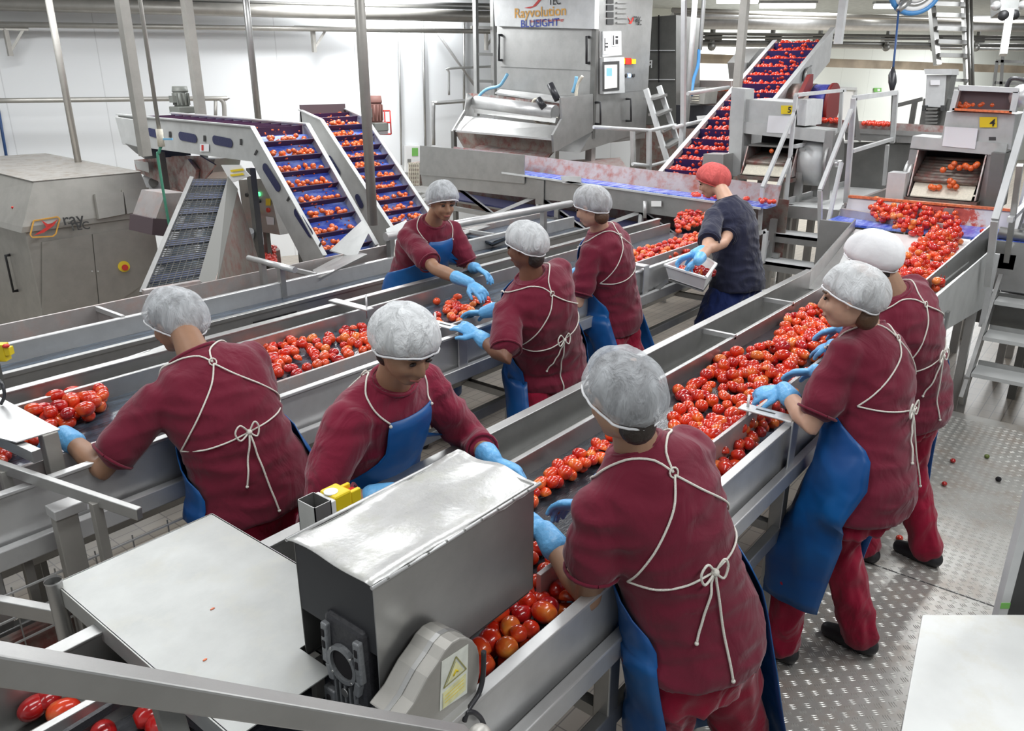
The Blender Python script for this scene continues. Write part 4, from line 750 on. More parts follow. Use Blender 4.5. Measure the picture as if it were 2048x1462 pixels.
xs(TX-.01, rc(1303, 402, 1323, 413), -.006, 'label_plate', 'white', t); MB().tube([PX(1290, 402, TX-.03), PX(1290, 436, TX-.03)], .02, 8).build('tap', 'steel_bright', t)
zb, zt_ = lambda y: tz(y)-.56, lambda y: tz(y)-.24
m = [(TX+.06, y) for y in (2.9, 3.6, 4.3, 5.0, 5.7, 6.4, 7.1, 7.8)]
MB().bar((TX+.02, 2.9, zb(2.9)), (TX+.02, 8.3, zb(8.3)), .05, .05).build('truss_chord', 'steel', t); MB().bar((TX+.5, 2.9, zb(2.9)), (TX+.5, 8.3, zb(8.3)), .05, .05).build('truss_chord', 'steel', t)
for k in range(len(m)-1):
    a, b = m[k], m[k+1]; MB().bar((a[0], a[1], zb(a[1])), (b[0], b[1], zt_(b[1])) if k % 2 else (a[0], a[1], zt_(a[1])), .04, .04).build('truss_brace', 'steel_pale', t)
    MB().bar((a[0], a[1], zt_(a[1]) if k % 2 == 0 else zb(a[1])), (b[0], b[1], zb(b[1]) if k % 2 == 0 else zt_(b[1])), .04, .04).build('truss_brace', 'steel_pale', t)
q = PX(1080, 390, TX); MB().box(TX-.01, TX+.0, q.y-.06, q.y+.06, .86, 1.14).build('truss_plate', 'steel', t)
MB().slab([(TX+.12, 3.2, tz(3.2)-.46), (TX+.55, 3.2, tz(3.2)-.46), (TX+.55, 7.5, tz(7.5)-.46), (TX+.12, 7.5, tz(7.5)-.46)], (0, 0, -.02)).build('return_belt', 'navy_dark', t); MB().slab([(TX+.58, 2.9, zb(2.9)-.1), (TX+.58, 7.5, zb(7.5)-.1), (TX+.58, 7.5, tz(7.5)), (TX+.58, 2.9, tz(2.9))], (.02, 0, 0)).build('shade_panel', 'steel_brown', t)  # added dark panel standing in for the shadowy gear behind the truss
legs(t, ((TX+.04, 3.0, .9), (TX+.04, 5.4, .9), (TX+.04, 7.9, .9), (TX+.5, 3.0, .9), (TX+.5, 5.4, .9), (TX+.5, 7.9, .9)), .06, 'steel')
MB().box(TX-.03, TX+.0, 4.4, 6.2, .44, .5).build('lower_bar', 'steel', t)
small = MB(); small_tomatoes(small, (TX+.12, 3.3, tz(3.3)), (0, 1, 0), (1, 0, 0), 26, .45, .08, .026, 5, .2)
tag(small.build('belt_tomatoes', 'tomato', loc=(TX+.2, 3.3, 1.24)), 'few tomatoes on the blue belt of the truss conveyor behind the dark-clothed worker', 'tomatoes', kind='stuff')
t = thing('dark_mesh_crate', PX(827, 330, 7.9), 'brownish mesh crate beside the left end of the truss conveyor', 'crate')
MB().slab([PX(818, 325, 7.8), PX(838, 325, 7.8), PX(838, 372, 7.8), PX(818, 372, 7.8)], (.3, 0, 0)).build('crate_body', 'steel_brown', t)
for k in range(6): MB().bar(PX(818+k*4, 325, 7.78), PX(818+k*4, 372, 7.78), .012, .012).build('mesh_wire', 'bone', t)
for k in range(6): MB().bar(PX(818, 328+k*8, 7.78), PX(838, 328+k*8, 7.78), .012, .012).build('mesh_wire', 'bone', t)
# dark conveyor end below the truss, beside the worker
t = thing('small_dark_conveyor', PX(1010, 460, 6.6), 'short dark steel conveyor with blue-grey belt under the slanted pipe rail', 'conveyor')
MB().slab([PZ(925, 470, .85), PZ(1060, 430, .85), PZ(1110, 440, .85), PZ(985, 485, .85)], (0, 0, -.02)).build('belt', 'belt_slate', t)
MB().slab([PZ(985, 485, .85), PZ(1110, 442, .85), PZ(1110, 460, .6), PZ(985, 512, .6)], (0, .02, 0)).build('side_panel', 'steel_dark', t); MB().slab([PZ(925, 470, .87), PZ(1060, 430, .87), PZ(1060, 424, .9), PZ(925, 462, .9)], (0, .02, 0)).build('side_panel', 'steel', t)
MB().tube([PZ(1075, 470, .7), PZ(1105, 455, .7)], .12, 16).build('motor', 'rubber', t)
for x, y in ((985, 500), (1105, 455)): q = PZ(x, y, .7); MB().box(q.x, q.x+.05, q.y, q.y+.05, FZ, .72).build('leg', 'steel_dark', t)
# ---- the tall optical sorting tower
TW = 9.2
t = thing('sorting_tower', (TW+.7, 6.8, 1.0), 'tall steel optical sorting tower with orange and blue lettering, back centre', 'machine')
YL, YR = 7.70, 6.03
MB().box(TW, TW+1.4, YR, YL, 1.42, 3.84).build('tower_body', 'steel', t, .01)
xs(TW-.02, [(998, 57), (1183, 62), (1183, 141), (1000, 133)], .018, 'front_door', 'steel', t, 0)
xs(TW-.10, [(985, -20), (1190, -20), (1189, 58), (990, 52)], .098, 'upper_panel', 'steel_pale', t, 0)
MB().box(TW-.04, TW+.02, YR-.02, YR+.05, 1.5, 3.0).build('corner_edge', 'steel_dark', t)
for px, y0, y1 in ((998, 70, 120), (1173, 74, 126)):
    a, b = PX(px, y0, TW-.08), PX(px, y1, TW-.08); MB().tube([a+V((.06, 0, 0)), a, b, b+V((.06, 0, 0))], .018, 8).build('door_handle', 'black', t)
def tf(px, py, o=.105): return PX(px, py, TW-o)
yd = (tf(1130, 35)-tf(1030, 33)).normalized()
def ctext(nm, s_, mat, px, py, wpx, hgt, par=t, o=.105, bold=.012, xdir=None, up=(0, 0, 1)):
    p = PX(px, py, TW-o); ob = textmesh(nm, s_, mat, par, p, xdir or (0, -1, 0), up, hgt, .002, bold)
    w = max(v.co.y for v in ob.data.vertices)-min(v.co.y for v in ob.data.vertices); want = (PX(px, py, TW-o)-PX(px+wpx, py, TW-o)).length; y0 = (p-OFF[par.name]).y
    for v in ob.data.vertices: v.co.y = y0 + (v.co.y-y0)*want/w
    return ob
ctext('brand_lettering', 'Rayvolution', 'logo_orange', 1028, 36, 102, .17); ctext('brand_lettering', 'BLUEIGHT', 'navy_blue' if plain('navy_blue', (.04, .08, .42), .5) is not None else '', 1041, 55, 76, .13)
ctext('brand_lettering', 'TEC', 'dark', 1097, 10, 24, .13); o_ = ctext('brand_lettering', 'the rayTEC technology', 'gel_red', 1060, 45, 68, .045)
xs(TW-.104, [(1048, 16), (1066, 12), (1078, -2), (1084, -2), (1072, 12), (1060, 17)], -.002, 'logo_mark', 'red', t)
# side (facing right) details of the tower
YS = YR-.005
ys(YS, [(1198, 62), (1283, 60), (1283, 181), (1198, 188)], -.01, 'side_door', 'steel', t); ys(YS-.012, [(1203, 63), (1240, 62), (1241, 110), (1203, 114)], -.02, 'panel_frame', 'steel_pale', t)
ys(YS-.034, [(1206, 68), (1217, 68), (1217, 108), (1206, 109)], -.004, 'instrument', 'paper', t); ys(YS-.034, [(1224, 68), (1238, 67), (1238, 92), (1224, 93)], -.004, 'instrument', 'paper', t)
for a in ((1209, 76, 1210.5, 102), (1211, 86, 1216, 88), (1211, 92, 1216, 95), (1226, 71, 1228, 90), (1231, 72, 1236, 76), (1231, 79, 1236, 88)): ys(YS-.04, rc(*a), -.003, 'dial', 'dark', t)
ys(YS-.012, [(1200, 116), (1241, 114), (1242, 185), (1200, 188)], -.06, 'screen_box', 'steel_pale', t); ys(YS-.073, [(1205, 124), (1238, 122), (1238, 180), (1205, 183)], -.006, 'screen_bezel', 'dark', t); ys(YS-.08, [(1209, 130), (1234, 129), (1234, 175), (1209, 178)], -.002, 'screen', 'screen', t)
ys(YS-.083, [(1213, 136), (1224, 136), (1224, 152), (1213, 152)], -.001, 'screen_window', 'blue_light', t)
ys(YS-.012, [(1248, 116), (1259, 116), (1259, 129), (1248, 129)], -.03, 'main_switch', 'red', t); ys(YS-.012, [(1259, 118), (1267, 118), (1267, 128), (1259, 128)], -.04, 'main_switch_lever', 'yellow', t); ys(YS-.012, [(1245, 117), (1248, 117), (1248, 128), (1245, 128)], -.02, 'switch_label', 'yellow', t)
for px in (1251, 1258, 1266): MB().disc(PY(px, 151, YS-.01), (0, -1, 0), .025, .02, 10).build('push_button', 'lamp_blue' if px == 1258 else 'dark', t)
ys(YS-.012, rc(1242, 131, 1248, 147), -.003, 'sticker', 'yellow_pale', t)
for k in range(4): ys(YS, rc(1213, -4+k*14, 1226, 7+k*14), -.01, 'grille', 'dark', t)
for k in range(6): ys(YS, rc(1232, -6+k*10, 1253, -3+k*10), -.02, 'louvre', 'steel', t)
ys(YS, [(1254, 33), (1262, 44), (1265, 35), (1268, 35), (1262, 48), (1257, 47), (1260, 44)], -.004, 'logo_mark', 'red', t)
ob = textmesh('brand_lettering', 'ray', 'dark', t, PY(1266, 43, YS-.003), (1, 0, 0), (0, 0, 1), .15, .002, .01); ob = textmesh('brand_lettering', 'TEC', 'dark', t, PY(1271, 49, YS-.003), (1, 0, 0), (0, 0, 1), .09, .002, .01)
# lower body and mouth of the tower
ys(YR-.02, [(1122, 196), (1186, 188), (1186, 262), (1108, 305), (1106, 270), (1124, 238)], .03, 'cheek_plate', 'steel', t)
ys(YR-.01, [(1186, 190), (1290, 178), (1290, 262), (1160, 305), (1186, 262)], .9, 'lower_body', 'steel', t)
for px, y0, y1 in ((1201, 205, 248), (1262, 198, 242)):
    a, b = PY(px, y0, YR-.1), PY(px, y1, YR-.1); MB().tube([a+V((0, .08, 0)), a, b, b+V((0, .08, 0))], .016, 8).build('door_handle', 'black', t)
a, b, c, d = PX(948, 198, TW-.25), PX(1118, 218, TW-.25), PX(1092, 238, TW-.75), PX(918, 222, TW-.75)
MB().slab([PX(1000, 178, TW-.03), PX(1150, 195, TW-.03), PX(1128, 205, TW-.2), PX(990, 185, TW-.2)], (0, 0, -.02)).build('infeed_sheet', 'steel_bright', t)
xs(TW-.15, [(935, 186), (985, 190), (1118, 206), (1118, 222), (948, 205)], .01, 'infeed_back', 'steel_red', t)
MB().tube([PX(952, 206, TW-.35), PX(1110, 226, TW-.35)], .10, 22).build('roller_drum', 'steel_bright', t)
MB().slab([PX(950, 215, TW-.42), PX(1112, 236, TW-.42), PX(1110, 246, TW-.44), PX(948, 226, TW-.44)], (.05, 0, 0)).build('scraper_bar', 'steel', t)
MB().slab([PX(928, 232, TW-.5), PX(1120, 252, TW-.5), PX(1105, 278, TW-.75), PX(912, 262, TW-.75)], (.02, 0, -.01)).build('mouth_flap', 'steel', t)
MB().bar(PX(912, 262, TW-.76), PX(1105, 279, TW-.76), .02, .025).build('flap_edge', 'steel_bright', t)
xs(TW-.45, [(908, 262), (1108, 280), (1106, 305), (1075, 340), (930, 300)], .02, 'mouth_back', 'steel_brown', t)
MB().slab([PX(960, 290, TW-.5), PX(1100, 306, TW-.5), PX(1085, 340, TW-.95), PX(915, 312, TW-.95)], (0, 0, -.015)).build('discharge_chute', 'steel_red', t); MB().bar(PX(1050, 334, TW-.95), PX(1090, 341, TW-.95), .02, .02).build('chute_edge', 'bone', t)
ys(YL+.1, [(935, 186), (950, 196), (925, 240), (905, 262), (930, 220)], .02, 'cheek_plate', 'steel', t)
for pts_, mat, r in (((( 1015, 148), (1008, 160), (998, 172), (975, 178), (960, 190), (952, 205)), 'blue_light', .022), (((1153, 153), (1150, 170), (1145, 185)), 'blue_light', .022), (((1165, 152), (1155, 170), (1152, 195)), 'bone', .02), (((1085, 200), (1068, 200), (1062, 225), (1075, 245), (1095, 248), (1115, 236)), 'bone', .018)):
    MB().tube(smooth_path([PX(x, y, TW-.3) for x, y in pts_], 5), r, 8).build('air_hose', mat, t)
for x0_, y0_, x1_, y1_ in ((1100, 168, 1115, 200), (1076, 198, 1088, 215)): MB().tube([PX(x0_, y0_, TW-.45), PX(x1_, y1_, TW-.45)], .045, 10).build('sensor', 'rubber', t)
for y in (YR+.1, YL-.1):
    for x in (TW+.1, TW+1.3): MB().box(x-.05, x+.05, y-.05, y+.05, FZ, 1.43).build('leg', 'steel', t)
MB().box(TW-.5, TW-.44, YL+.4, YL+.46, FZ, 1.55).build('leg', 'steel_dark', t); 
# walkway and rails beside the tower
t = thing('service_platform', PX(1280, 300, 9.0), 'steel service platform rail and legs right of the sorting tower', 'platform')
MB().tube([PY(1187, 254, 5.3), PY(1300, 261, 5.0), PY(1350, 250, 5.0)], .022, 8).build('rail', 'steel_pale', t)
MB().bar(PY(1298, 262, 5.0), PY(1298, 355, 5.0), .05, .05).build('post', 'steel_pale', t); MB().bar(PY(1265, 260, 5.5), PY(1267, 330, 5.5), .05, .05).build('post', 'steel_pale', t); MB().tube([PY(1265, 328, 5.0), PY(1300, 332, 5.0), PY(1360, 315, 5.0)], .022, 8).build('rail', 'steel_pale', t)
MB().slab([PZ(1105, 322, 1.2), PZ(1240, 315, 1.2), PZ(1260, 345, 1.2), PZ(1110, 335, 1.2)], (0, 0, -.03)).build('spill_deck', 'steel_red', t)
MB().bar(PZ(1160, 330, 1.24), PZ(1225, 340, 1.24), .1, .03).build('plank', 'bone', t)
q = PZ(1240, 335, 1.2); MB().box(q.x, q.x+.06, q.y, q.y+.06, FZ, 1.17).build('post', 'steel_dark', t); q = PZ(1120, 333, 1.2); MB().box(q.x, q.x+.06, q.y, q.y+.06, FZ, 1.17).build('post', 'steel_dark', t)
t = thing('ship_ladder', PY(1340, 340, 5.2), 'steep steel step ladder leaning against the right side of the sorting tower', 'ladder')
for a, b in (((1292, 178), (1340, 340)), ((1318, 172), (1367, 320))): MB().bar(PY(*a, 5.4), PY(*b, 5.0), .05, .06).build('stile', 'steel_pale', t)
for k in range(5): f = .12+k*.2; MB().bar(PY(1292+48*f, 178+162*f, 5.4-.4*f), PY(1318+49*f, 172+148*f, 5.4-.4*f), .16, .03).build('tread', 'steel', t)
# second tower behind, mirrored lettering
t = thing('rear_sorting_cabinet', PX(1320, 120, 11.5), 'dark grey steel cabinet with mirrored white lettering behind the sorting tower', 'machine')
xs(11.5, [(1283, 35), (1352, 30), (1352, 250), (1283, 250)], .8, 'cabinet', 'steel_dark', t); xs(11.48, [(1317, 30), (1319, 30), (1319, 165), (1317, 165)], -.01, 'door_gap', 'hollow', t)
for y in (100, 158): xs(11.48, rc(1284, y, 1350, y+2), -.01, 'door_gap', 'steel_pale', t)
ob = textmesh('mirrored_lettering', 'Ray', 'white', t, PX(1281, 136, 11.46), (0, -1, 0), (0, 0, 1), .16, .002, .01); yc = PX(1293, 136, 11.46).y-OFF[t.name].y
for v in ob.data.vertices: v.co.y = 2*yc - v.co.y
q = PX(1320, 250, 11.5); MB().box(11.5, 12.3, q.y-.4, q.y+.4, FZ, q.z).build('base', 'steel_brown', t)
# ---- cleated incline with tomatoes, centre right
t = thing('steep_incline_conveyor', (8.4, 4.2, 1.2), 'steep cleated conveyor loaded with tomatoes climbing behind the drum marked 5', 'conveyor')
YA_, YB_ = 4.52, 3.86; zf = lambda x: 1.2+.5*(x-8.41)
xa, xb = 7.9, 11.35
MB().slab([(xa, YA_, zf(xa)), (xb, YA_, zf(xb)), (xb, YA_, zf(xb)-.25), (xa, YA_, zf(xa)-.25)], (0, .015, 0)).bar((xa, YA_, zf(xa)+.06), (xb, YA_, zf(xb)+.06), .06, .05).build('side_frame', 'steel_pale', t)
MB().slab([(xa, YB_, zf(xa)+.06), (xb+.3, YB_, zf(xb)+.2), (xb+.3, YB_, zf(xb)-.2), (xa, YB_, zf(xa)-.2)], (0, -.015, 0)).bar((xa, YB_, zf(xa)+.08), (xb+.3, YB_, zf(xb+.3)+.06), .06, .05).build('side_frame', 'steel_pale', t)
MB().slab([(xa, YB_, zf(xa)-.03), (xb, YB_, zf(xb)-.03), (xb, YA_, zf(xb)-.03), (xa, YA_, zf(xa)-.03)], (0, 0, -.02)).build('belt', 'navy_dark', t)
tm = MB()
for k in range(17):
    x = xa+.1+k*.205; MB().slab([(x, YB_+.02, zf(x)-.03), (x, YA_-.01, zf(x)-.03), (x-.03, YA_-.01, zf(x)+.07), (x-.03, YB_+.02, zf(x)+.07)], (.012, 0, 0)).build('cleat', 'cleat_navy' if k == 0 and plain('cleat_navy', (.03, .02, .11), .5) is not None else 'cleat_navy', t)
    small_tomatoes(tm, (x+.07, (YA_+YB_)/2, zf(x)+.02), (0, 1, 0), (1, 0, .5), 60, .27, .06, .030, 90+k, 1.0)
tag(tm.build('carried_tomatoes', 'tomato', loc=(9.5, 4.2, 1.7)), 'tomatoes heaped on the cleats of the steep conveyor behind the drum marked 5', 'tomatoes', kind='stuff')
MB().slab([PY(1500, 158, YA_+.1), PY(1545, 100, YA_+.1), PY(1552, 95, YA_+.1), PY(1520, 97, YA_+.1), PY(1497, 125, YA_+.1)], (0, .3, 0)).build('head_box', 'steel', t)
ys(YA_+.08, [(1497, 127), (1520, 127), (1519, 150), (1501, 160)], -.01, 'dark_guard', 'steel_dark', t); ys(YA_+.12, [(1478, 122), (1497, 126), (1500, 165), (1478, 172)], .03, 'white_board', 'white', t)
ys(YB_-.02, [(1590, 190), (1622, 130), (1625, 150), (1600, 200)], -.02, 'end_plate', 'steel_pale', t); MB().disc(PY(1613, 152, YB_-.04), (0, -1, 0), .11, .03, 16).build('sprocket', 'steel', t)
ys(YB_-.3, [(1600, 195), (1622, 150), (1627, 148), (1625, 185)], .05, 'red_guard', 'dark_red', t)
legs(t, ((10.6, YB_+.05, zf(10.6)-.1), (10.6, YA_-.05, zf(10.6)-.1), (8.5, YA_-.05, zf(8.5)-.1)), .07, 'steel')
xs(8.3, [(1407, 308), (1447, 309), (1445, 372), (1400, 368)], .25, 'junction_box', 'steel', t)
# ---- washing drums marked 5 and 4
def drum_station(num, X, box, tag_px, paper, mouth, disc, lab, seed):
    t = thing('washing_drum', PX((mouth[0]+mouth[2])/2, mouth[3], X), lab, 'machine')
    xs(X, box, .7, 'housing', 'steel_matt', t, .008)
    a, b, c, d = tag_px; lbl = xs(X-.02, rc(a, b, c, d), .004, 'number_plate', 'yellow', t)
    ob = textmesh('number', num, 'black', lbl, PX(a+(c-a)*.55, d-3, X-.024), (0, -1, 0), (0, 0, 1), (PX(a, b, X)-PX(a, d, X)).length*.95, .002, .02)
    if paper: xs(X-.03, paper, .003, 'paper_sheet', 'paper', t)
    x0_, y0_, x1_, y1_ = mouth
    A, B, C_, D = PX(x0_, y0_, X), PX(x1_, y0_+4, X), PX(x1_-4, y1_+6, X-.1), PX(x0_-8, y1_, X-.1)
    zt0, zb0 = A.z, D.z; yl, yr = A.y, B.y
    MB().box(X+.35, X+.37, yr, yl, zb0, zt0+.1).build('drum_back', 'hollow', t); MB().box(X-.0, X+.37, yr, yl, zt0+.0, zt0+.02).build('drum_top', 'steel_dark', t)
    for y in (yl, yr): MB().slab([(X, y, zt0), (X+.36, y, zt0), (X+.36, y, zb0), (X-.12, y, zb0)], (0, .012 if y == yl else -.012, 0)).build('mouth_cheek', 'steel_red', t)
    for k in range(8):
        f = k/7; q = MB().tube([(X+.30-.34*f, yl-.01, zt0-.10-(zt0-zb0-.2)*f*.75), (X+.30-.34*f, yr+.01, zt0-.10-(zt0-zb0-.2)*f*.75)], .026, 12).build('roller', 'steel_brown', t)
    MB().slab([(X-.02, yr+.02, zb0+.13), (X-.02, yl-.02, zb0+.13), (X-.14, yl-.02, zb0+.01), (X-.14, yr+.02, zb0+.01)], (0, 0, -.01)).build('brush_board', 'bone', t)
    MB().box(X-.15, X+.3, yr-.03, yl+.03, zb0-.05, zb0-.01).build('drum_lip', 'steel_brown', t)
    legs(t, ((X+.05, yl+.05, zt0), (X+.6, yl+.05, zt0), (X+.05, yr-.05, zt0), (X+.6, yr-.05, zt0)), .07, 'steel')
    return t, (yl, yr, zt0, zb0)
t5, d5 = drum_station('5', 8.6, [(1490, 198), (1592, 205), (1586, 262), (1483, 250)], (1562, 211, 1585, 228), [(1537, 231), (1592, 233), (1585, 268), (1533, 265)], (1497, 292, 1594, 348), None, 'washing drum with yellow number 5 plate behind the middle stairs', 1)
xs(8.55, [(1463, 175), (1490, 178), (1480, 352), (1455, 352)], .25, 'pillar', 'steel_matt', t5); xs(8.58, [(1485, 243), (1650, 260), (1648, 285), (1483, 266)], .4, 'cross_beam', 'steel_matt', t5)
c = PX(1625, 326, 8.6); MB().tube([(8.85, d5[1]-.02, c.z), (8.85, d5[1]-.30, c.z)], .26, 30).build('drum_casing', 'steel_pale', t5); MB().tube([(8.85, d5[1]-.30, c.z), (8.85, d5[1]-.33, c.z)], .30, 30).build('drum_flange', 'steel', t5)
MB().tube([(8.7, d5[1]-.33, c.z), (8.7, d5[1]-.45, c.z)], .04, 12).build('water_valve', 'steel_bright', t5); xs(8.6, [(1648, 262), (1667, 262), (1655, 400), (1640, 400)], .06, 'post', 'steel', t5)
xs(8.58, [(1594, 198), (1614, 200), (1610, 252), (1594, 250)], .5, 'side_plate', 'steel_pale', t5)
m = MB(); rr = random.Random(4)
for px, py in ((1543, 302), (1565, 330), (1562, 334)): m.ball(PX(px, py, 8.62)+V((0, 0, 0)), .026, nu=8, nv=6)
tag(m.build('drum_tomatoes', 'tomato_orange', loc=PX(1543, 302, 8.62)), 'three tomatoes in the mouth of the drum marked 5', 'tomatoes', kind='stuff')
t4, d4 = drum_station('4', 8.6, [(1893, 222), (2032, 228), (2022, 300), (1880, 290)], (1959, 234, 1994, 255), [(1890, 253), (1956, 257), (1950, 298), (1884, 292)], (1838, 300, 1972, 392), None, 'washing drum with yellow number 4 plate at the right', 2)
xs(8.58, [(1825, 272), (2015, 288), (2010, 312), (1820, 296)], .4, 'cross_beam', 'steel_matt', t4); xs(8.45, [(1983, 305), (2010, 308), (1995, 420), (1968, 415)], .5, 'dark_side', 'steel_dark', t4)
xs(8.6, [(1918, 172), (2036, 178), (2028, 220), (1905, 218)], .02, 'hopper_back', 'hood_dark', t4)
for pts_ in (((1916, 170), (2038, 176), (2036, 186), (1918, 181)), ((1908, 180), (1919, 181), (1908, 222), (1898, 222)), ((2026, 184), (2040, 184), (2030, 225), (2018, 225))): xs(8.5, pts_, .12, 'hopper_rim', 'steel_pale', t4)
MB().slab([PX(1905, 216, 8.5), PX(2024, 222, 8.5), PX(2024, 224, 8.75), PX(1908, 218, 8.75)], (0, 0, -.02)).build('hopper_floor', 'flesh', t4)
c = PX(1822, 370, 8.6); MB().tube([(8.75, d4[0]+.02, c.z), (8.75, d4[0]+.1, c.z)], .24, 28).build('drum_flange', 'steel', t4)
xs(8.5, rc(1978, 274, 1992, 281), -.01, 'lock', 'dark', t4)
xs(8.4, [(1776, 345), (1812, 347), (1805, 400), (1770, 398)], .2, 'side_cabinet', 'steel_pale', t4)
MB().ball(PX(2043, 192, 8.6), .1).build('lamp_pod', 'steel_bright', t4)
m = MB(); rr = random.Random(8)
for k in range(20): m.ball(PX(rr.uniform(1912, 1966), rr.uniform(206, 213), 8.62), .028, nu=8, nv=6)
m.ball(PX(1985, 210, 8.62), .028, nu=8, nv=6); tag(m.build('hopper_tomatoes', 'tomato_orange', loc=PX(1940, 210, 8.62)), 'tomatoes in the open hopper above the number 4 plate', 'tomatoes', kind='stuff')
m = MB()
for k in range(9): m.ball(PX(rr.uniform(1895, 1962), rr.uniform(326, 337), 8.58), .03, nu=8, nv=6)
for px, py in ((1886, 340), (1900, 362), (1906, 366), (1900, 372), (1912, 374), (1862, 374), (1868, 376), (1878, 375)): m.ball(PX(px, py, 8.5), .03, nu=8, nv=6)
tag(m.build('drum_tomatoes', 'tomato_orange', loc=PX(1900, 350, 8.58)), 'tomatoes tumbling in the mouth of the drum marked 4', 'tomatoes', kind='stuff')
# distribution belt behind the drums, blue-lined drum end, tall white box and small ladder
t = thing('distribution_belt', (10.2, 2.4, 1.5), 'reddish stained distribution trough running behind the two washing drums', 'conveyor')
xs(10.2, [(1610, 236), (1893, 252), (1893, 268), (1610, 252)], .02, 'stained_side', 'steel_red', t); xs(10.15, [(1610, 252), (1893, 266), (1893, 275), (1610, 262)], .04, 'rail', 'steel', t); xs(10.2, [(1690, 258), (1893, 275), (1893, 290), (1690, 280)], .5, 'body', 'steel', t); xs(10.3, [(1600, 285), (1893, 290), (1893, 420), (1600, 420)], .4, 'lower_body', 'steel_dark', t)
tm = MB(); small_tomatoes(tm, PX(1640, 246, 10.1), (0, 1, 0), (1, 0, 0), 40, .22, .08, .03, 6, .6); small_tomatoes(tm, PX(1740, 252, 10.1), (0, 1, 0), (1, 0, 0), 22, .25, .08, .03, 7, .3)
tag(tm.build('trough_tomatoes', 'tomato', loc=PX(1640, 246, 10.1)), 'tomatoes in the distribution trough behind the washing drums', 'tomatoes', kind='stuff')
t = thing('rotary_screen', PX(1635, 208, 10.4), 'red-rimmed round screen drum with blue lining right of the number 5 plate', 'drum'); c = PX(1628, 208, 10.4)
MB().tube([c+V((0, .35, 0)), c], .24, 26).build('casing', 'steel_brown', t); MB().tube([c, c+V((-.0, -.2, 0))], .23, 26).build('blue_lining', 'teeth_blue', t); MB().tube([c+V((0, -.2, 0)), c+V((0, -.24, 0))], .25, 26).build('red_rim', 'dark_red', t)
MB().box(c.x-.05, c.x+.05, c.y+.05, c.y+.2, FZ, c.z-.2).build('stand', 'steel_dark', t); MB().disc((c.x-.25, c.y+.25, c.z), (-1, 0, 0), .07, .05, 14).build('hub', 'steel', t)
t = thing('tall_white_cabinet', PX(1870, 220, 11), 'tall pale steel cabinet with white notice left of the number 4 hopper', 'cabinet')
xs(11, [(1853, 150), (1893, 150), (1888, 215), (1850, 213)], .3, 'cabinet', 'steel_pale', t); xs(10.95, [(1848, 138), (1903, 138), (1903, 150), (1850, 148)], .4, 'cap', 'steel_pale', t); xs(10.98, rc(1861, 160, 1880, 170), -.005, 'notice', 'paper', t); xs(11.02, [(1893, 150), (1903, 150), (1890, 215), (1888, 215)], .3, 'side_strip', 'steel_dark', t)
for x, y in ((1848, 216), (1885, 216)): xs(10.9, rc(x-4, y-5, x+4, y+6), .1, 'roller_bearing', 'dark', t)
for k in range(5): xs(10.9+.01*k, [(1851, 216+k*7), (1876, 216+k*7), (1874, 220+k*7), (1850, 220+k*7)], .1, 'conveyor_slat', 'steel_dark', t)
q = PX(1870, 250, 11); MB().box(11.1, 11.3, q.y-.2, q.y+.2, FZ, q.z+.3).build('base', 'steel_dark', t)
t = thing('far_handrail', PX(1820, 220, 12), 'dark handrail on a post before the far wall, left of the tall pale cabinet', 'handrail'); MB().bar(PX(1790, 212, 12), PX(1845, 198, 12), .05, .05).build('rail', 'steel_dark', t); q = PX(1830, 203, 12); MB().box(q.x-.03, q.x+.03, q.y-.03, q.y+.03, FZ, q.z).build('post', 'steel_dark', t)
t = thing('conduit_rack', PX(2000, 150, 11), 'thin dark steel frame hanging at the far right above the number 4 hopper', 'frame')
for a, b in (((1992, 122), (2048, 124)), ((1990, 165), (2048, 168)), ((1994, 122), (1988, 172)), ((2006, 105), (2002, 172))): MB().bar(PX(*a, 11), PX(*b, 11), .03, .03).build('bar', 'steel_dark', t)
MB().bar(PX(2006, 105, 11), V((11, PX(2006, 105, 11).y, 3.84)), .03, .03).build('bar', 'steel_dark', t)
tag(MB().tube(smooth_path([PX(2012, 180, 9), PX(2018, 162, 9), PX(2032, 157, 9), PX(2060, 165, 9)], 5), .02, 8).build('cable', 'rubber', loc=PX(2018, 162, 9)), 'black cable arching above the number 4 hopper at the right edge', 'cable')
# background clutter between tower and incline (brown bins and dark gear)
t = thing('brown_trough', PX(1410, 170, 12.5), 'brown stained trough with tomatoes in the background left of the steep conveyor', 'trough')
xs(12.5, [(1352, 160), (1462, 162), (1462, 212), (1352, 205)], .5, 'trough_body', 'steel_brown', t); xs(12.45, [(1352, 160), (1462, 162), (1462, 178), (1352, 176)], .03, 'upper_sheet', 'steel_rosy', t); q = PX(1410, 205, 12.5); MB().box(12.6, 12.9, q.y-.4, q.y+.4, FZ, q.z).build('base', 'steel_dark', t)
tm = MB(); small_tomatoes(tm, PX(1440, 183, 12.3), (0, 1, 0), (1, 0, 0), 24, .2, .08, .03, 12, .3); tag(tm.build('trough_tomatoes', 'tomato_orange', loc=PX(1440, 183, 12.3)), 'tomatoes in the brown background trough', 'tomatoes', kind='stuff')
t = thing('pump_unit', PX(1385, 230, 11), 'dark pump unit with ribbed brown cover under the brown background trough', 'pump'); xs(11, [(1376, 175), (1412, 174), (1408, 208), (1374, 206)], .4, 'ribbed_cover', 'steel_warm', t)
for k in range(5): xs(10.98, rc(1384, 180+k*5, 1398, 182+k*5), -.01, 'rib', 'bone', t)
xs(11.1, [(1352, 210), (1440, 212), (1430, 255), (1352, 258)], .4, 'dark_body', 'rubber', t); xs(10.9, [(1393, 232), (1430, 229), (1455, 234), (1440, 245), (1395, 243)], .3, 'white_lid', 'white', t)
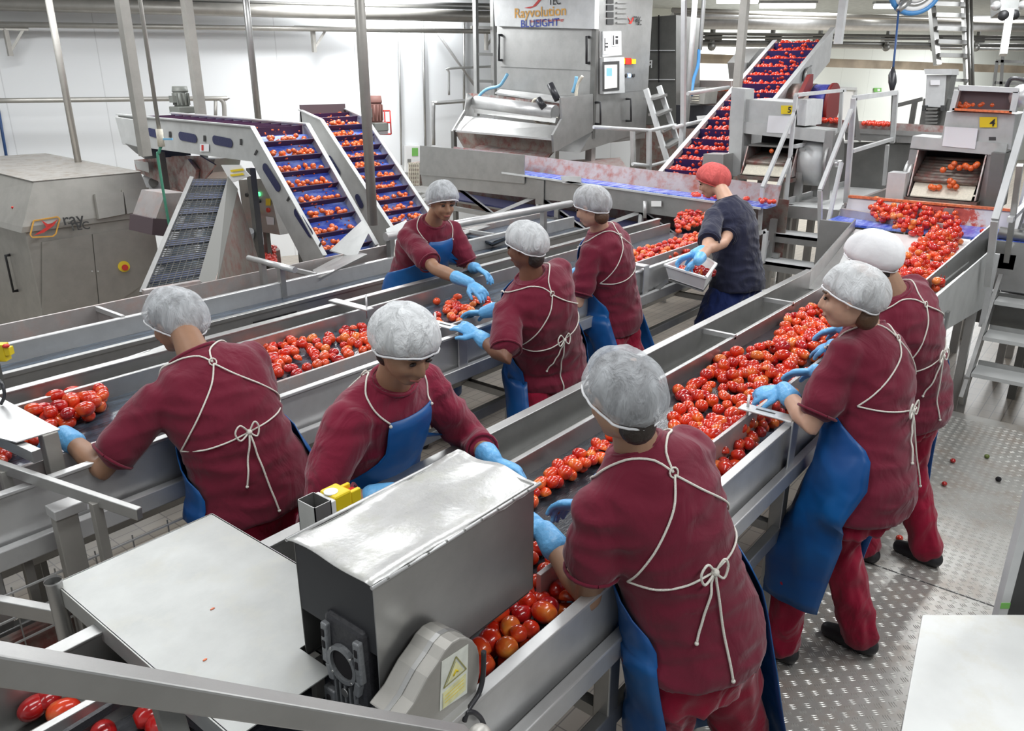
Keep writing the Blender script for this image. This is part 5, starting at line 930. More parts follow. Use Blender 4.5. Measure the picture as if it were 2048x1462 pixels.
q = PX(1400, 255, 11.1); MB().box(11.1, 11.5, q.y-.5, q.y+.5, FZ, q.z).build('base', 'steel_brown', t)
t = thing('thin_railing', PY(1355, 250, 4.7), 'thin pale railing in front of the dark pump unit, left of the steep conveyor', 'railing')
MB().tube([PY(1348, 255, 4.7), PY(1430, 236, 4.7)], .025, 8).build('rail', 'steel_pale', t); MB().bar(PY(1368, 0, 4.7), PY(1366, 250, 4.7), .05, .05).build('post', 'steel_pale', t); q = PY(1366, 250, 4.7); MB().box(q.x-.03, q.x+.03, q.y-.03, q.y+.03, FZ, q.z).build('post', 'steel_pale', t); MB().tube([PY(1376, 187, 4.7), PY(1458, 175, 4.7)], .025, 8).build('rail', 'steel_pale', t)
# ---- middle access platform with stairs
t = thing('access_stairs', (8.2, 2.8, FZ), 'steel access stairs with handrails and a landing in front of the washing drum marked 5', 'stairs')
yl, yr, zt_ = 3.02, 2.42, 1.0
MB().slab([(8.3, yr, zt_), (8.3, yl, zt_), (10.6, yl+.1, zt_), (10.6, yr, zt_)], (0, 0, -.04)).build('landing', 'tread_light', t)
MB().box(8.28, 8.32, yr, yl, zt_-.12, zt_).build('landing_edge', 'steel', t); MB().box(8.3, 10.6, yr-.04, yr, zt_-.12, zt_+.08).build('toe_board', 'steel_rosy', t); MB().box(8.3, 10.6, yl, yl+.03, zt_-.12, zt_+.06).build('toe_board', 'steel_pale', t)
for k, (x, z) in enumerate(((7.62, .22), (7.92, .5), (8.16, .75))): MB().box(x-.14, x+.14, yr, yl, z-.03, z).build('tread', 'tread_light', t); MB().box(x-.14, x-.13, yr, yl, z-.09, z).build('nosing', 'steel', t)
for y in (yl, yr): MB().bar((7.45, y, 0), (8.35, y, 1.02), .03, .12, (0, 0, 1)).build('stringer', 'steel', t); MB().box(7.42, 7.48, y-.03, y+.03, FZ, .1).build('foot', 'steel', t)
def rl(pts_, nm='handrail', w=.035, mat='steel_pale'):
    for i in range(len(pts_)-1): MB().bar(pts_[i], pts_[i+1], w, w, None).build(nm, mat, t)
L1 = [PY(*p, yl) for p in ((1522, 430), (1525, 375), (1592, 215), (1592, 400))]
rl([PY(1518, 470, yl), PY(1525, 375, yl), PY(1594, 213, yl)]); rl([PY(1563, 410, yl), PY(1572, 400, yl), PY(1592, 190, yl), PY(1690, 180, yl)][1:]); rl([PY(1545, 400, yl), PY(1582, 312, yl)])
rl([PY(1684, 180, yl), PY(1675, 330, yl)]); rl([PY(1590, 293, yl), PY(1675, 273, yl)])
rl([PY(1640, 470, yr), PY(1640, 380, yr), PY(1702, 220, yr)]); rl([PY(1655, 450, yr), PY(1683, 325, yr)]); rl([PY(1692, 405, yr), PY(1708, 196, yr), PY(1792, 185, yr), PY(1785, 285, yr)], w=.045); rl([PY(1705, 302, yr), PY(1785, 278, yr)]); rl([PY(1775, 290, yr), PY(1768, 370, yr)])
MB().slab([PY(1712, 200, yr+.05), PY(1722, 283, yr+.05), PY(1711, 275, yr+.05)], (0, .02, 0)).build('gusset', 'steel_dark', t); MB().slab([PY(1787, 190, yr+.05), PY(1793, 286, yr+.05), PY(1783, 280, yr+.05)], (0, .02, 0)).build('gusset', 'steel_dark', t)
legs(t, ((8.4, yl-.03, zt_), (8.4, yr+.03, zt_), (10.4, yl-.03, zt_), (10.4, yr+.03, zt_)), .06, 'steel')
t = thing('landing_cabinet', PX(1740, 350, 10.4), 'grey steel cabinet with black handle beyond the stair landing', 'cabinet'); xs(10.4, [(1700, 300), (1790, 305), (1785, 365), (1705, 358)], .5, 'cabinet', 'steel', t)
a = PX(1735, 330, 10.35); MB().tube([a+V((0, .08, .06)), a+V((0, 0, .06)), a+V((0, 0, -.06)), a+V((0, .08, -.06))], .01, 8).build('handle', 'black', t)
for k in range(6): xs(10.38, rc(1746, 310+k*5, 1765, 312+k*5), -.01, 'louvre', 'steel_pale', t)
q = PX(1740, 360, 10.4); MB().box(10.45, 10.85, q.y-.4, q.y+.4, FZ, q.z+.1).build('base', 'steel_dark', t)
# ---- right-hand stairs
t = thing('access_stairs', (7.2, .4, 0), 'steep steel stairs with handrail climbing at the right border', 'stairs')
yl, yr = .84, -.1
st = [(6.98, .05), (7.2, .30), (7.42, .55), (7.64, .8), (7.86, 1.05)]
for x, z in st: MB().box(x-.12, x+.14, yr, yl, z-.03, z).build('tread', 'tread_light', t); MB().box(x+.14, x+.15, yr, yl, z-.03, z+.04).build('kick_edge', 'steel', t)
for y in (yl+.02, yr-.02): MB().bar((6.78, y, -.17), (8.1, y, 1.27), .03, .16, (0, 0, 1)).build('stringer', 'steel', t)
for y in (yl+.02, yr-.02): MB().box(6.83, 6.88, y-.025, y+.025, FZ, .02).build('foot', 'steel', t); MB().disc((6.855, y, FZ), (0, 0, 1), .045, .02, 12).build('foot_plate', 'steel_bright', t)
MB().box(8.0, 9.3, yr, yl, 1.25, 1.30).build('landing', 'tread_light', t)
rl([PY(1975, 570, yl), PY(1990, 440, yl), PY(2060, 205, yl)], w=.045); rl([(7.2, yl+.04, .35), (7.2, yl+.04, .95)], 'post', .04); rl([(8.15, yl+.04, 1.2), (8.2, yl+.04, 2.3)], 'post', .06); rl([PY(2008, 560, yl), PY(2040, 330, yl)], 'post', .04, 'steel')
rl([PY(2020, 440, yl), PY(2060, 400, yl)], 'brace', .04)
legs(t, ((8.8, yr+.05, 1.25), (8.8, yl-.05, 1.25), (8.1, yl-.05, 1.25)), .06, 'steel')
# ---------------------------------------------------------------- people
cloth('shirt', (.165, .013, .033), fold=.35); cloth('trousers', (.30, .006, .033), fold=.7, sc=7); cloth('shirt_navy', (.018, .02, .045)); cloth('trousers_navy', (.015, .03, .13), fold=.7)
cloth('shirt_bright', (.21, .013, .038), fold=.6)
m, n, L, b = nodemat('apron'); v = coords(n, L); r = ramp(n, L, noise(n, L, 2.5, 3, v).outputs[0], [(.35, (.006, .07, .26)), (.7, (.01, .14, .42))]); L.new(r.outputs[0], b.inputs['Base Color']); b.inputs['Roughness'].default_value = .38; bump(n, L, b, noise(n, L, 5, 2, v).outputs[0], .5, .05)
def skinmat(name, col):
    m, n, L, b = nodemat(name); v = coords(n, L); r = ramp(n, L, noise(n, L, 9, 3, v).outputs[0], [(.3, tuple(x*.85 for x in col)), (.7, tuple(min(1, x*1.1) for x in col))]); L.new(r.outputs[0], b.inputs['Base Color'])
    b.inputs['Roughness'].default_value = .5; b.inputs['Subsurface Weight'].default_value = .12; b.inputs['Subsurface Scale'].default_value = .012; b.inputs['Subsurface Radius'].default_value = (1, .35, .2)
skinmat('skin_tan', (.38, .21, .13)); skinmat('skin_dark', (.22, .10, .06)); skinmat('skin_fair', (.62, .37, .26)); skinmat('skin_mid', (.38, .225, .145))
m, n, L, b = nodemat('glove'); v = coords(n, L); b.inputs['Base Color'].default_value = (.16, .48, .85, 1); b.inputs['Roughness'].default_value = .38; bump(n, L, b, noise(n, L, 45, 3, v).outputs[0], .7, .006)
plain('hair', (.025, .017, .013), .45, bmp=.4, bs=90); plain('hair_brown', (.10, .05, .025), .5, bmp=.4, bs=90); plain('lip', (.38, .11, .09), .4); plain('eye_dark', (.02, .012, .01), .25); plain('string', (.82, .80, .72), .8, bmp=.4, bs=300); plain('shoe', (.015, .015, .018), .45)
def netmat(name, col, a0, a1):
    m, n, L, b = nodemat(name); v = coords(n, L, (1, 1, .35)); b.inputs['Base Color'].default_value = (*col, 1); b.inputs['Roughness'].default_value = .75
    w = n.new('ShaderNodeTexNoise'); w.inputs['Scale'].default_value = 26; w.inputs['Detail'].default_value = 4; w.inputs['Roughness'].default_value = .6; w.inputs['Distortion'].default_value = .5; L.new(v, w.inputs[0])
    r = ramp(n, L, w.outputs[0], [(.35, (a0,)*3), (.65, (a1,)*3)]); L.new(r.outputs[0], b.inputs['Alpha']); bump(n, L, b, w.outputs[0], .9, .02)
netmat('net_white', (.80, .83, .86), .38, .68); netmat('net_dense', (.84, .86, .87), .58, .86); netmat('net_thin', (.72, .75, .78), .32, .55); netmat('net_red', (.75, .13, .12), .72, .95); plain('cap_white', (.86, .86, .87), .8, bmp=.8, bs=9)
def remesh(mb, name, mat, parent, vox, sm=4, dec=0):
    me = bpy.data.meshes.new('tmp'); me.from_pydata([tuple(p) for p in mb.v], [], [tuple(f) for f in mb.f]); o = bpy.data.objects.new('tmp', me); C.objects.link(o)
    r = o.modifiers.new('r', 'REMESH'); r.mode = 'VOXEL'; r.voxel_size = vox; r.use_smooth_shade = True
    s_ = o.modifiers.new('s', 'SMOOTH'); s_.factor = .5; s_.iterations = sm
    dg = bpy.context.evaluated_depsgraph_get(); nm = bpy.data.meshes.new_from_object(o.evaluated_get(dg)); bpy.data.objects.remove(o); bpy.data.meshes.remove(me)
    off = OFF[parent.name]; tree = BVHTree.FromPolygons([v.co.copy() for v in nm.vertices], [list(p.vertices) for p in nm.polygons])
    nm.transform(Matrix.Translation(-off)); nm.name = name; nm.materials.clear(); nm.materials.append(MT[mat])
    for p in nm.polygons: p.use_smooth = True
    ob = bpy.data.objects.new(name, nm); C.objects.link(ob); ob.parent = parent; OFF[ob.name] = off; return ob, tree
def limb(mb, pts, rs, n=14, flat=None):                       # tapered, round-ended limb; flat = (axis, factor) squashes the section
    P = [V(p) for p in pts]; d0 = (P[1]-P[0]).normalized(); d1 = (P[-1]-P[-2]).normalized(); pp = []; rr = []
    for a in (1, .75, .4): pp.append(P[0]-d0*rs[0]*a*.9); rr.append(rs[0]*math.sqrt(max(.02, 1-a*a)))
    pp += P; rr += list(rs)
    for a in (.4, .75, 1): pp.append(P[-1]+d1*rs[-1]*a*.9); rr.append(rs[-1]*math.sqrt(max(.02, 1-a*a)))
    k = len(mb.v); mb.tube(pp, rr, n)
    if flat:
        ax, f = V(flat[0]).normalized(), flat[1]
        for j in range(k, len(mb.v)):
            i = (j-k)//n; c = pp[i]; q = mb.v[j]-c; mb.v[j] = c + q - ax*(q.dot(ax)*(1-f))
def onray(px, py, c, R, toward):                              # point on the pixel's ray at distance R from c, on the side it leans to
    r = ray(px, py); o = EYE-c; a = r.dot(r); bq = o.dot(r); cc = o.dot(o)-R*R; D = bq*bq-a*cc
    if D <= 0: return EYE+r*(-bq/a)
    q = [EYE+r*((-bq+s*math.sqrt(D))/a) for s in (-1, 1)]; return max(q, key=lambda p: (p-c).dot(toward))
def ik(S_, T, l1, l2, hint):
    d = T-S_; D = d.length; k = 1
    if D > (l1+l2)*.985: k = D/(l1+l2)/.985; l1 *= k; l2 *= k
    x = (l1*l1-l2*l2+D*D)/(2*D); h = math.sqrt(max(0, l1*l1-x*x)); u = d.normalized(); hv = hint-u*hint.dot(u); return S_+u*x+hv.normalized()*h, k
PROFILE = [(-.42, .236, .160), (-.30, .234, .163), (-.15, .226, .164), (0, .210, .156), (.2, .184, .142), (.4, .176, .138), (.6, .186, .142), (.75, .196, .132), (.86, .190, .110), (.93, .140, .085), (.98, .085, .066), (1.03, .066, .060)]
def prof(s_):
    for (a, x, y), (b_, x2, y2) in zip(PROFILE, PROFILE[1:]):
        if s_ <= b_: f = max(0, (s_-a)/(b_-a)); return x+(x2-x)*f, y+(y2-y)*f
    return PROFILE[-1][1:]
def hand(mb, Wp, d, nrm, side, curl, k=1.0, spread=1.0):
    # Wp wrist, d finger direction, nrm back-of-hand normal, side: +1 thumb along +cross
    d = d.normalized(); nrm = (nrm-d*nrm.dot(d)).normalized(); t = d.cross(nrm)*side
    limb(mb, [Wp, Wp+d*.045, Wp+d*.08], [.026*k, .036*k, .038*k], 12, (nrm, .45))
    for i, (o, ln) in enumerate(((.030, .078), (.010, .086), (-.011, .080), (-.030, .062))):
        b0 = Wp+d*.082+t*o; a = 0; p = b0; pts = [b0-d*.012, b0]; fd = (d+t*o*3*spread).normalized()
        for j, f in enumerate((.45, .32, .23)):
            a += curl*(.55+.25*((i*7+j*3) % 3)/2)*(.8 if j == 0 else 1); p = p + (fd*math.cos(a)-nrm*math.sin(a))*ln*f; pts.append(p)
        limb(mb, pts, [.0105*k, .0105*k, .0098*k, .009*k, .0078*k], 8)
    tb = Wp+d*.028+t*.026; td = (d*.55+t*.75-nrm*.25).normalized(); t2 = (d*.9+t*.2-nrm*.35).normalized()
    limb(mb, [tb-td*.01, tb+td*.034, tb+td*.034+t2*.030, tb+td*.034+t2*.03+(t2-nrm*.3).normalized()*.022], [.015*k, .0125*k, .011*k, .0095*k], 8)
from mathutils import noise as NZ
def wrinkle(o, amp, sx, sz, seed):
    nrm = [v.normal.copy() for v in o.data.vertices]
    for v, vn in zip(o.data.vertices, nrm):
        p = v.co.copy(); a = NZ.noise(V((p.x*sx+seed, p.y*sx, p.z*sz))); b_ = NZ.noise(V((p.x*sx*2.3+p.z*6, p.y*sx*2.3+seed, p.z*sz*1.6))); v.co = p + vn*(amp*(1-2.6*abs(a)) + amp*.55*b_)
def person(label, Pp, Np, Hp, face, hface, hands, feet, skin='skin_tan', net='net_white', shirt='shirt', pants='trousers', apron=True, wid=1.0, dep=1.0, hair='hair', chest=None, hd=((0, 0), (0, 0)), elbow=((0, 0), (0, 0)), sleeve=.62, longs=False, curl=(.6, .6), netk=1.0, tilt=0, pz=.80, back=.05, mirror=False, neckstrap=False, groundz=None, bow=True, sc=1.0, hem=-.29, cuff=.74, bib=.88):
    up = V((0, 0, 1)); f = V((face[0], face[1], 0)).normalized(); l = V((-f.y, f.x, 0)); fc = V((*(chest or face), 0)).normalized(); lc = V((-fc.y, fc.x, 0))
    P = PZ(*Pp, pz) if len(Pp) == 2 else V(Pp); N = onray(*Np, P, .56*sc, f) if len(Np) == 2 else V(Np); hv = V(hface).normalized(); HC = onray(*Hp, N, .205*sc, (hv+up).normalized()) if len(Hp) == 2 else V(Hp)
    t = thing('person', (P.x, P.y, (groundz if groundz is not None else FZ)), label, 'person')
    M = (P+N)/2 - fc*back; cur = lambda s_: (P*(1-s_)**2 + M*2*s_*(1-s_) + N*s_*s_) if s_ >= 0 else P + (V((0, 0, -1))*.85+(P-M).normalized()*.15)*(-s_)*.56
    def fr(s_):
        T = (cur(min(1.05, s_+.03))-cur(s_-.03)).normalized(); q = max(0, min(1, s_)); L_ = (l*(1-q)+lc*q).normalized(); L_ = (L_-T*L_.dot(T)).normalized(); return cur(s_), L_, L_.cross(T), T
    def surf(s_, ph, off=0):                                   # ph = angle from straight ahead, + to the person's left
        c, L_, F_, T = fr(s_); a, b_ = prof(s_); a *= wid; b_ *= dep
        bel = 1+.10*max(0, math.cos(ph))*math.exp(-((s_-.25)/.25)**2)*(dep-.6); bel += .12*max(0, -math.cos(ph))*math.exp(-((s_+.12)/.16)**2)
        return c + L_*math.sin(ph)*(a+off) + F_*math.cos(ph)*(b_*bel+off)
    def torso(mb, s0, s1, shrink=0, n=28, k=22):
        mb.loft([[surf(s0+(s1-s0)*i/k, 2*math.pi*j/n, -shrink) for j in range(n)] for i in range(k+1)])
    c8, Lc, Fc, Tc = fr(.815)
    sh = [c8+Lc*.165*wid*s_ + Fc*.01 for s_ in (1, -1)]       # left, right shoulder joints
    body = MB(); torso(body, -.1, .98, .03); arms = []
    hcf = (hv-up*0).normalized(); hl = up.cross(hcf).normalized(); hu = hcf.cross(hl).normalized()
    limb(body, [N-Tc*.04, N.lerp(HC, .45)-hcf*.012, HC-hu*.05-hcf*.010], [.064, .053, .055])
    k = sc*1.0
    HM = Matrix((hcf, hl, hu)).transposed()                    # head frame: x forward, y left, z up
    hp = lambda x, y, z: HC+HM @ (V((x, y, z))*k)
    body.ball(hp(-.012, 0, .030), (.098*k, .078*k, .088*k), M=HM); body.ball(hp(.022, 0, -.035), (.068*k, .064*k, .078*k), M=HM)
    body.ball(hp(.050, 0, -.088), (.036*k, .036*k, .026*k), M=HM); body.ball(hp(.062, .028, -.032), (.026*k, .026*k, .030*k), M=HM); body.ball(hp(.062, -.028, -.032), (.026*k, .026*k, .030*k), M=HM)
    limb(body, [hp(.080, 0, .012), hp(.100, 0, -.018), hp(.104, 0, -.030)], [.010*k, .0125*k, .013*k], 8)
    for s_ in (1, -1): body.ball(hp(.088, s_*.012, -.036), .010*k, M=HM); body.ball(hp(.072, s_*.030, .022), (.016*k, .026*k, .011*k), M=HM); limb(body, [hp(-.006, s_*.078, .012), hp(-.004, s_*.082, -.008), hp(.002, s_*.078, -.030)], [.017*k, .015*k, .010*k], 8, (hl, .45))
    limb(body, [hp(.086, .018, -.060), hp(.093, 0, -.058), hp(.086, -.018, -.060)], [.007*k, .009*k, .007*k], 8); limb(body, [hp(.083, .014, -.070), hp(.089, 0, -.070), hp(.083, -.014, -.070)], [.007*k, .009*k, .007*k], 8)
    gl = []
    for i, s_ in enumerate((1, -1)):
        if hands[i] is None: T_ = sh[i]+fc*.25-up*.45
        else: T_ = V(hands[i]) if len(hands[i]) == 3 else PZ(*hands[i], 1.0)
        eh = V((0, 0, -.8)) + lc*s_*(.5+elbow[i][0]) - fc*(.35+elbow[i][1])
        hdv = V(hd[i]) if len(hd[i]) == 3 else (fc*.8 - up*.45 - lc*s_*.35)
        E_, kk = ik(sh[i], T_, .30*sc, .255*sc, eh); arms.append((sh[i], E_, T_, hdv))
        limb(body, [sh[i], sh[i].lerp(E_, .5), E_, E_.lerp(T_, .3), E_.lerp(T_, .7), T_], [.056, .052, .042, .044, .034, .027], 14)
        fd = (T_-E_).normalized(); nr = (up*.9+lc*s_*.3)
        hand(body, T_, hdv, nr, -s_ if True else s_, curl[i], .86)
        g = MB(); limb(g, [E_.lerp(T_, cuff), E_.lerp(T_, (1+cuff)/2), T_], [.043, .039, .034], 14); hand(g, T_, hdv, nr, -s_, curl[i], 1.08); gl.append(g)
    hips = [P+l*.09*s_-up*.02 for s_ in (1, -1)]; legsj = []
    for i, s_ in enumerate((1, -1)):
        A = V(feet[i]); A = V((A.x, A.y, A.z+.09)); K_, kk = ik(hips[i], A, .46*sc, .46*sc, f+l*s_*.1); legsj.append((hips[i], K_, A)); limb(body, [hips[i], K_, A], [.07, .045, .035], 10)
    remesh(body, 'body', skin, t, .0075, 2)
    for g, nm in zip(gl, ('left', 'right')): remesh(g, 'glove', 'glove', t, .0048, 2)
    # shirt
    sm = MB(); torso(sm, hem, .985)
    for (S_, E_, T_, _) in arms:
        if longs: q = E_.lerp(T_, .45); limb(sm, [S_-Lc*0, S_.lerp(E_, .5), E_, q], [.080, .076, .068, .056], 16)
        else: e = S_.lerp(E_, sleeve*1.12); limb(sm, [S_, S_.lerp(e, .5), e], [.070, .073, .079], 16)
    so, tree = remesh(sm, 'shirt', shirt, t, .011, 4)
    wrinkle(so, .0065, 7, 15, len(label)); off = OFF[t.name]; tree = BVHTree.FromPolygons([v.co+off for v in so.data.vertices], [list(p.vertices) for p in so.data.polygons])
    # sleeve and hem rims so the openings read
    for (S_, E_, T_, _) in arms:
        if not longs: e = S_.lerp(E_, sleeve*1.12+.12); d_ = (E_-S_).normalized(); u_ = d_.orthogonal().normalized(); w_ = d_.cross(u_)
        else: e = E_.lerp(T_, .55); d_ = (T_-E_).normalized(); u_ = d_.orthogonal().normalized(); w_ = d_.cross(u_)
        R_ = .074 if not longs else .058; MB().tube([e+(u_*math.cos(a*math.pi/8)+w_*math.sin(a*math.pi/8))*R_ for a in range(17)], .006, 6, False).build('sleeve_hem', shirt, t, smooth=True)
    cN, LN, FN, TN = fr(.985); MB().tube([cN+LN*math.cos(a*math.pi/10)*.078*wid+FN*math.sin(a*math.pi/10)*.072 for a in range(21)], .007, 6, False).build('collar', shirt, t, smooth=True)
    # trousers
    tr = MB(); tr.loft([[surf(-.42+.5*i/8, 2*math.pi*j/24, -.042) for j in range(24)] for i in range(9)])
    for h_, K_, A in legsj: lo = V((A.x, A.y, A.z+.0)); limb(tr, [h_+up*.02, h_.lerp(K_, .5), K_, K_.lerp(lo, .5), lo-up*.0], [.108*wid, .102*wid, .086, .080, .078], 16)
    to, _ = remesh(tr, 'trousers', pants, t, .013, 4); wrinkle(to, .010, 14, 7, 3); ttree = BVHTree.FromPolygons([v.co+off for v in to.data.vertices], [list(p.vertices) for p in to.data.polygons])
    for h_, K_, A in legsj:
        so_ = MB(); fd = (f*.95+((A-hips[0]).cross(up)*.0)).normalized(); limb(so_, [A-up*.045-fd*.05, A-up*.05+fd*.05, A-up*.058+fd*.14], [.045, .048, .036], 12); limb(so_, [A+up*.0, A-up*.05], [.045, .045], 12); remesh(so_, 'shoe', 'shoe', t, .008, 3)
    # face details
    for s_ in (1, -1): MB().ball(hp(.0835, s_*.030, .004), (.006*k, .013*k, .0065*k), M=HM).build('eye', 'eye_dark', t); MB().tube([hp(.090, s_*.014, .027), hp(.090, s_*.032, .032), hp(.076, s_*.050, .026)], .0035*k, 6).build('eyebrow', hair, t)
    MB().tube([hp(.088, .022, -.064), hp(.098, 0, -.0635), hp(.088, -.022, -.064)], [.003, .0065, .003], 8).build('mouth', 'lip', t)
    # hair under the net, then the net
    ax = (hu*math.cos(.56+tilt)-hcf*math.sin(.56+tilt)).normalized(); side = hl; fw_ = side.cross(ax).normalized()
    hm = MB(); n = 28; rings = []; cen = hp(-.012, 0, .020)
    def cap(R, th0, th1, rows, puff, wob, seed):
        rings = []; rr = random.Random(seed); phs = [rr.uniform(0, 6.28) for _ in range(4)]
        for i in range(rows+1):
            th = th0+(th1-th0)*i/rows; row = []
            for j in range(48):
                a = 2*math.pi*j/48; bk = max(0, -math.cos(a)); R_ = R*(1+puff*bk*math.sin(th)*.5+puff*.35*math.sin(th)); edge = 1-.14*max(0, (i-rows+1.5)/1.5)
                w_ = wob*math.sin(th)*(math.sin(9*a+phs[0])*.5+math.sin(17*a+phs[1]+th*2)*.3+math.sin(5*a+phs[2]+th*3)*.6)
                row.append(cen + fw_*math.cos(a)*math.sin(th)*(R_*1.06+w_)*edge*k + side*math.sin(a)*math.sin(th)*(R_*.87+w_)*edge*k + ax*math.cos(th)*(R_*1.0+w_)*k)
            rings.append(row)
        return rings
    MB().ball(hp(-.046, 0, -.078), (.044*k, .054*k, .050*k), M=HM).build('nape_hair', hair, t)
    MB().loft(cap(.098*min(1, netk), .02, 1.93, 12, .05, .0, 1)).build('hair', hair, t)
    nt = MB().loft(cap(.106*netk, .03, 1.90, 16, .17, .0035, sum(map(ord, label)) % 97)).build('hair_net' if net != 'cap_white' else 'cap', net, t)
    ed = cap(.106*netk, 1.88, 1.90, 1, .17, .0035, sum(map(ord, label)) % 97)[0]; MB().tube(ed+[ed[0]], .0035, 6, False).build('elastic_edge', net if net == 'net_red' else 'cap_white', nt, smooth=True)
    if not apron: return t, tree, surf, fr
    # apron: bib over the chest, skirt hanging straight from the hips
    fs = (legsj[0][2]+legsj[1][2])/2 - P; fs.z = 0; fs = fs*.8
    lo_ = min(A.z for _, _, A in legsj)+.28; rows = []; NA = 26
    for i in range(30):
        v = i/29; row = []
        for j in range(NA+1):
            u = j/NA*2-1
            if v < .45: s_ = bib-(bib+.02)*v/.45; pm = .50 + (2.05-.50)*min(1, max(0, (v-.10)/.26))**1.3; q = surf(s_, u*pm, .016)
            else:
                b0 = surf(-.02, u*2.05, .018); dz = (b0.z-lo_)*(v-.45)/.55; q = V((b0.x, b0.y, b0.z-dz)) + f*(.05*math.sin(min(1, dz/.5)*1.57)) + fs*min(1, dz/.6)+ (l*u)*.03*dz + f*.010*math.sin(u*9+dz*6)*min(1, dz*4)
            ax_ = cur(max(-.3, s_)) if v < .45 else V((P.x+fs.x*min(1, dz/.6), P.y+fs.y*min(1, dz/.6), q.z)); d = (q-ax_); d.z = 0 if v >= .45 else d.z; d.normalize(); d = (d+f*.6).normalized() if v >= .45 else d
            for tr_, dd in ((tree, .06), (ttree, .28)):
                h = tr_.ray_cast(q+d*dd, -d, dd)[0]
                if h: q = h+d*.014
            row.append(q)
        rows.append(row)
    vs = [p for r_ in rows for p in r_]; am = MB().add(vs, [(i*(NA+1)+j, i*(NA+1)+j+1, (i+1)*(NA+1)+j+1, (i+1)*(NA+1)+j) for i in range(29) for j in range(NA)], True)
    ao = am.build('apron', 'apron', t); so2 = ao.modifiers.new('thick', 'SOLIDIFY'); so2.thickness = .004
    def onshirt(s_, ph, off=.004):
        c = cur(s_); o = surf(s_, ph, .12); d = (surf(s_, ph)-c).normalized(); h = tree.ray_cast(o, -d, .3)[0]; return (h if h and (h-surf(s_, ph)).length < .055 else surf(s_, ph, .01)) + d*off
    def strap(pts, nm='apron_string', r=.0032): return MB().tube(smooth_path([onshirt(a, math.radians(b_)) for a, b_ in pts], 5), r, 8).build(nm, 'string', t)
    def over(i):                                               # bib corner -> over the shoulder beside the neck -> ring on the back
        s_ = 1 if i == 0 else -1; A = surf(bib, s_*.50, .02); B_ = surf(.80, math.pi, .0)
        pts = [A]
        for k_ in range(1, 8):
            f_ = k_/8; c = cur(.80); base = A.lerp(onshirt(.87, math.pi), f_); src = base + Tc*.5 ; side_ = Lc*s_*.075*math.sin(math.pi*min(1, f_*1.1))
            h = tree.ray_cast(src+side_, -Tc, .7)[0]; pts.append((h+Tc*.005) if h else base+side_)
        pts.append(onshirt(.87, math.pi)); return pts
    for i in (0, 1): MB().tube(smooth_path(over(i), 3), .0032, 8).build('shoulder_strap', 'string', t)
    rg = onshirt(.87, math.pi, .006); dn = (rg-cur(.87)).normalized(); e1 = dn.cross(up).normalized(); e2 = dn.cross(e1); MB().tube([rg+(e1*math.cos(a*math.pi/6)+e2*math.sin(a*math.pi/6))*.013 for a in range(13)], .0026, 6, False).build('strap_ring', 'string', t)
    for s_ in (1, -1): strap([(.86, 180), (.76, 180-s_*18), (.64, 180-s_*42), (.54, 180-s_*64), (.47, 180-s_*82)]); strap([(.47, 180-s_*82), (.44, 180-s_*55), (.43, 180-s_*28), (.43, 180)], 'waist_string')
    if bow:
        bp = onshirt(.43, math.pi, .008); MB().ball(bp, .011).build('bow_knot', 'string', t); dn = (bp-cur(.43)).normalized(); sd = dn.cross(up).normalized()
        for s_, w_ in ((1, .055), (-1, .035)): MB().tube(smooth_path([bp, bp+sd*s_*w_*.6+up*.035+dn*.006, bp+sd*s_*w_+up*.012+dn*.008, bp+sd*s_*w_*.7-up*.022+dn*.008, bp], 5), .0034, 8).build('bow_loop', 'string', t)
        for s_, ln in ((1, .20), (-1, .33)):
            pts = [bp]
            for k_ in range(1, 8): q = bp+sd*s_*.02*k_/3-up*ln*k_/7; h = tree.ray_cast(q+dn*.3, -dn, .5)[0]; pts.append((h+dn*.007) if h and (h-q).length < .16 else pts[-1]-up*ln/7)
            MB().tube(smooth_path(pts, 3), .0036, 8).build('string_tail', 'string', t); MB().ball(pts[-1], .006).build('tail_knot', 'string', t)
    for s_ in (1, -1): MB().ball(surf(bib-.012, s_*.48, .022), .006, nu=8, nv=6).build('eyelet', 'string', ao)
    return t, tree, surf, fr
person('person in maroon shirt and grey-looking hair net, seen from behind nearest the camera', (1385, 1238), PZ(1266, 880, 1.36), PZ(1243, 792, 1.52), (.38, .93), (.30, .9, -.30), (PZ(1088, 1062, 1.02), (1.78, 1.16, 1.03)), ((1.75, .70, PL), (2.05, .50, PL)), 'skin_mid', 'net_thin', wid=.98, dep=1.08, groundz=PL, elbow=((-.5, .2), (-.3, 0)), netk=1.04, tilt=.1, hd=((-.1, .8, .2), (.2, .8, -.4)), sc=.93, hem=-.16, sleeve=.5)
person('person in maroon shirt and long blue apron, in profile at the right line', (1730, 935), PZ(1727, 645, 1.35), PZ(1702, 592, 1.50), (.10, .99), (-.22, .96, -.18), (PZ(1567, 778, 1.05), PZ(1630, 742, 1.04)), ((3.0, .88, PL), (3.28, .62, PL)), 'skin_fair', 'net_dense', hair='hair_brown', wid=1.0, dep=1.08, groundz=PL, netk=.96, elbow=((.3, .15), (0, 0)), hd=((-.4, .9, -.3), (0, .9, -.3)), curl=(.9, .5), sc=1.02)
person('person in maroon shirt and opaque white cap, rightmost of the workers', (1820, 775), PZ(1787, 580, 1.34), PZ(1742, 518, 1.47), (.20, .98), (.0, .95, -.35), (PZ(1665, 690, 1.02), PZ(1680, 655, 1.02)), ((4.05, .82, PL), (4.22, .55, PL)), 'skin_mid', 'cap_white', wid=1.05, dep=1.08, groundz=PL, netk=1.08, curl=(.4, .4))
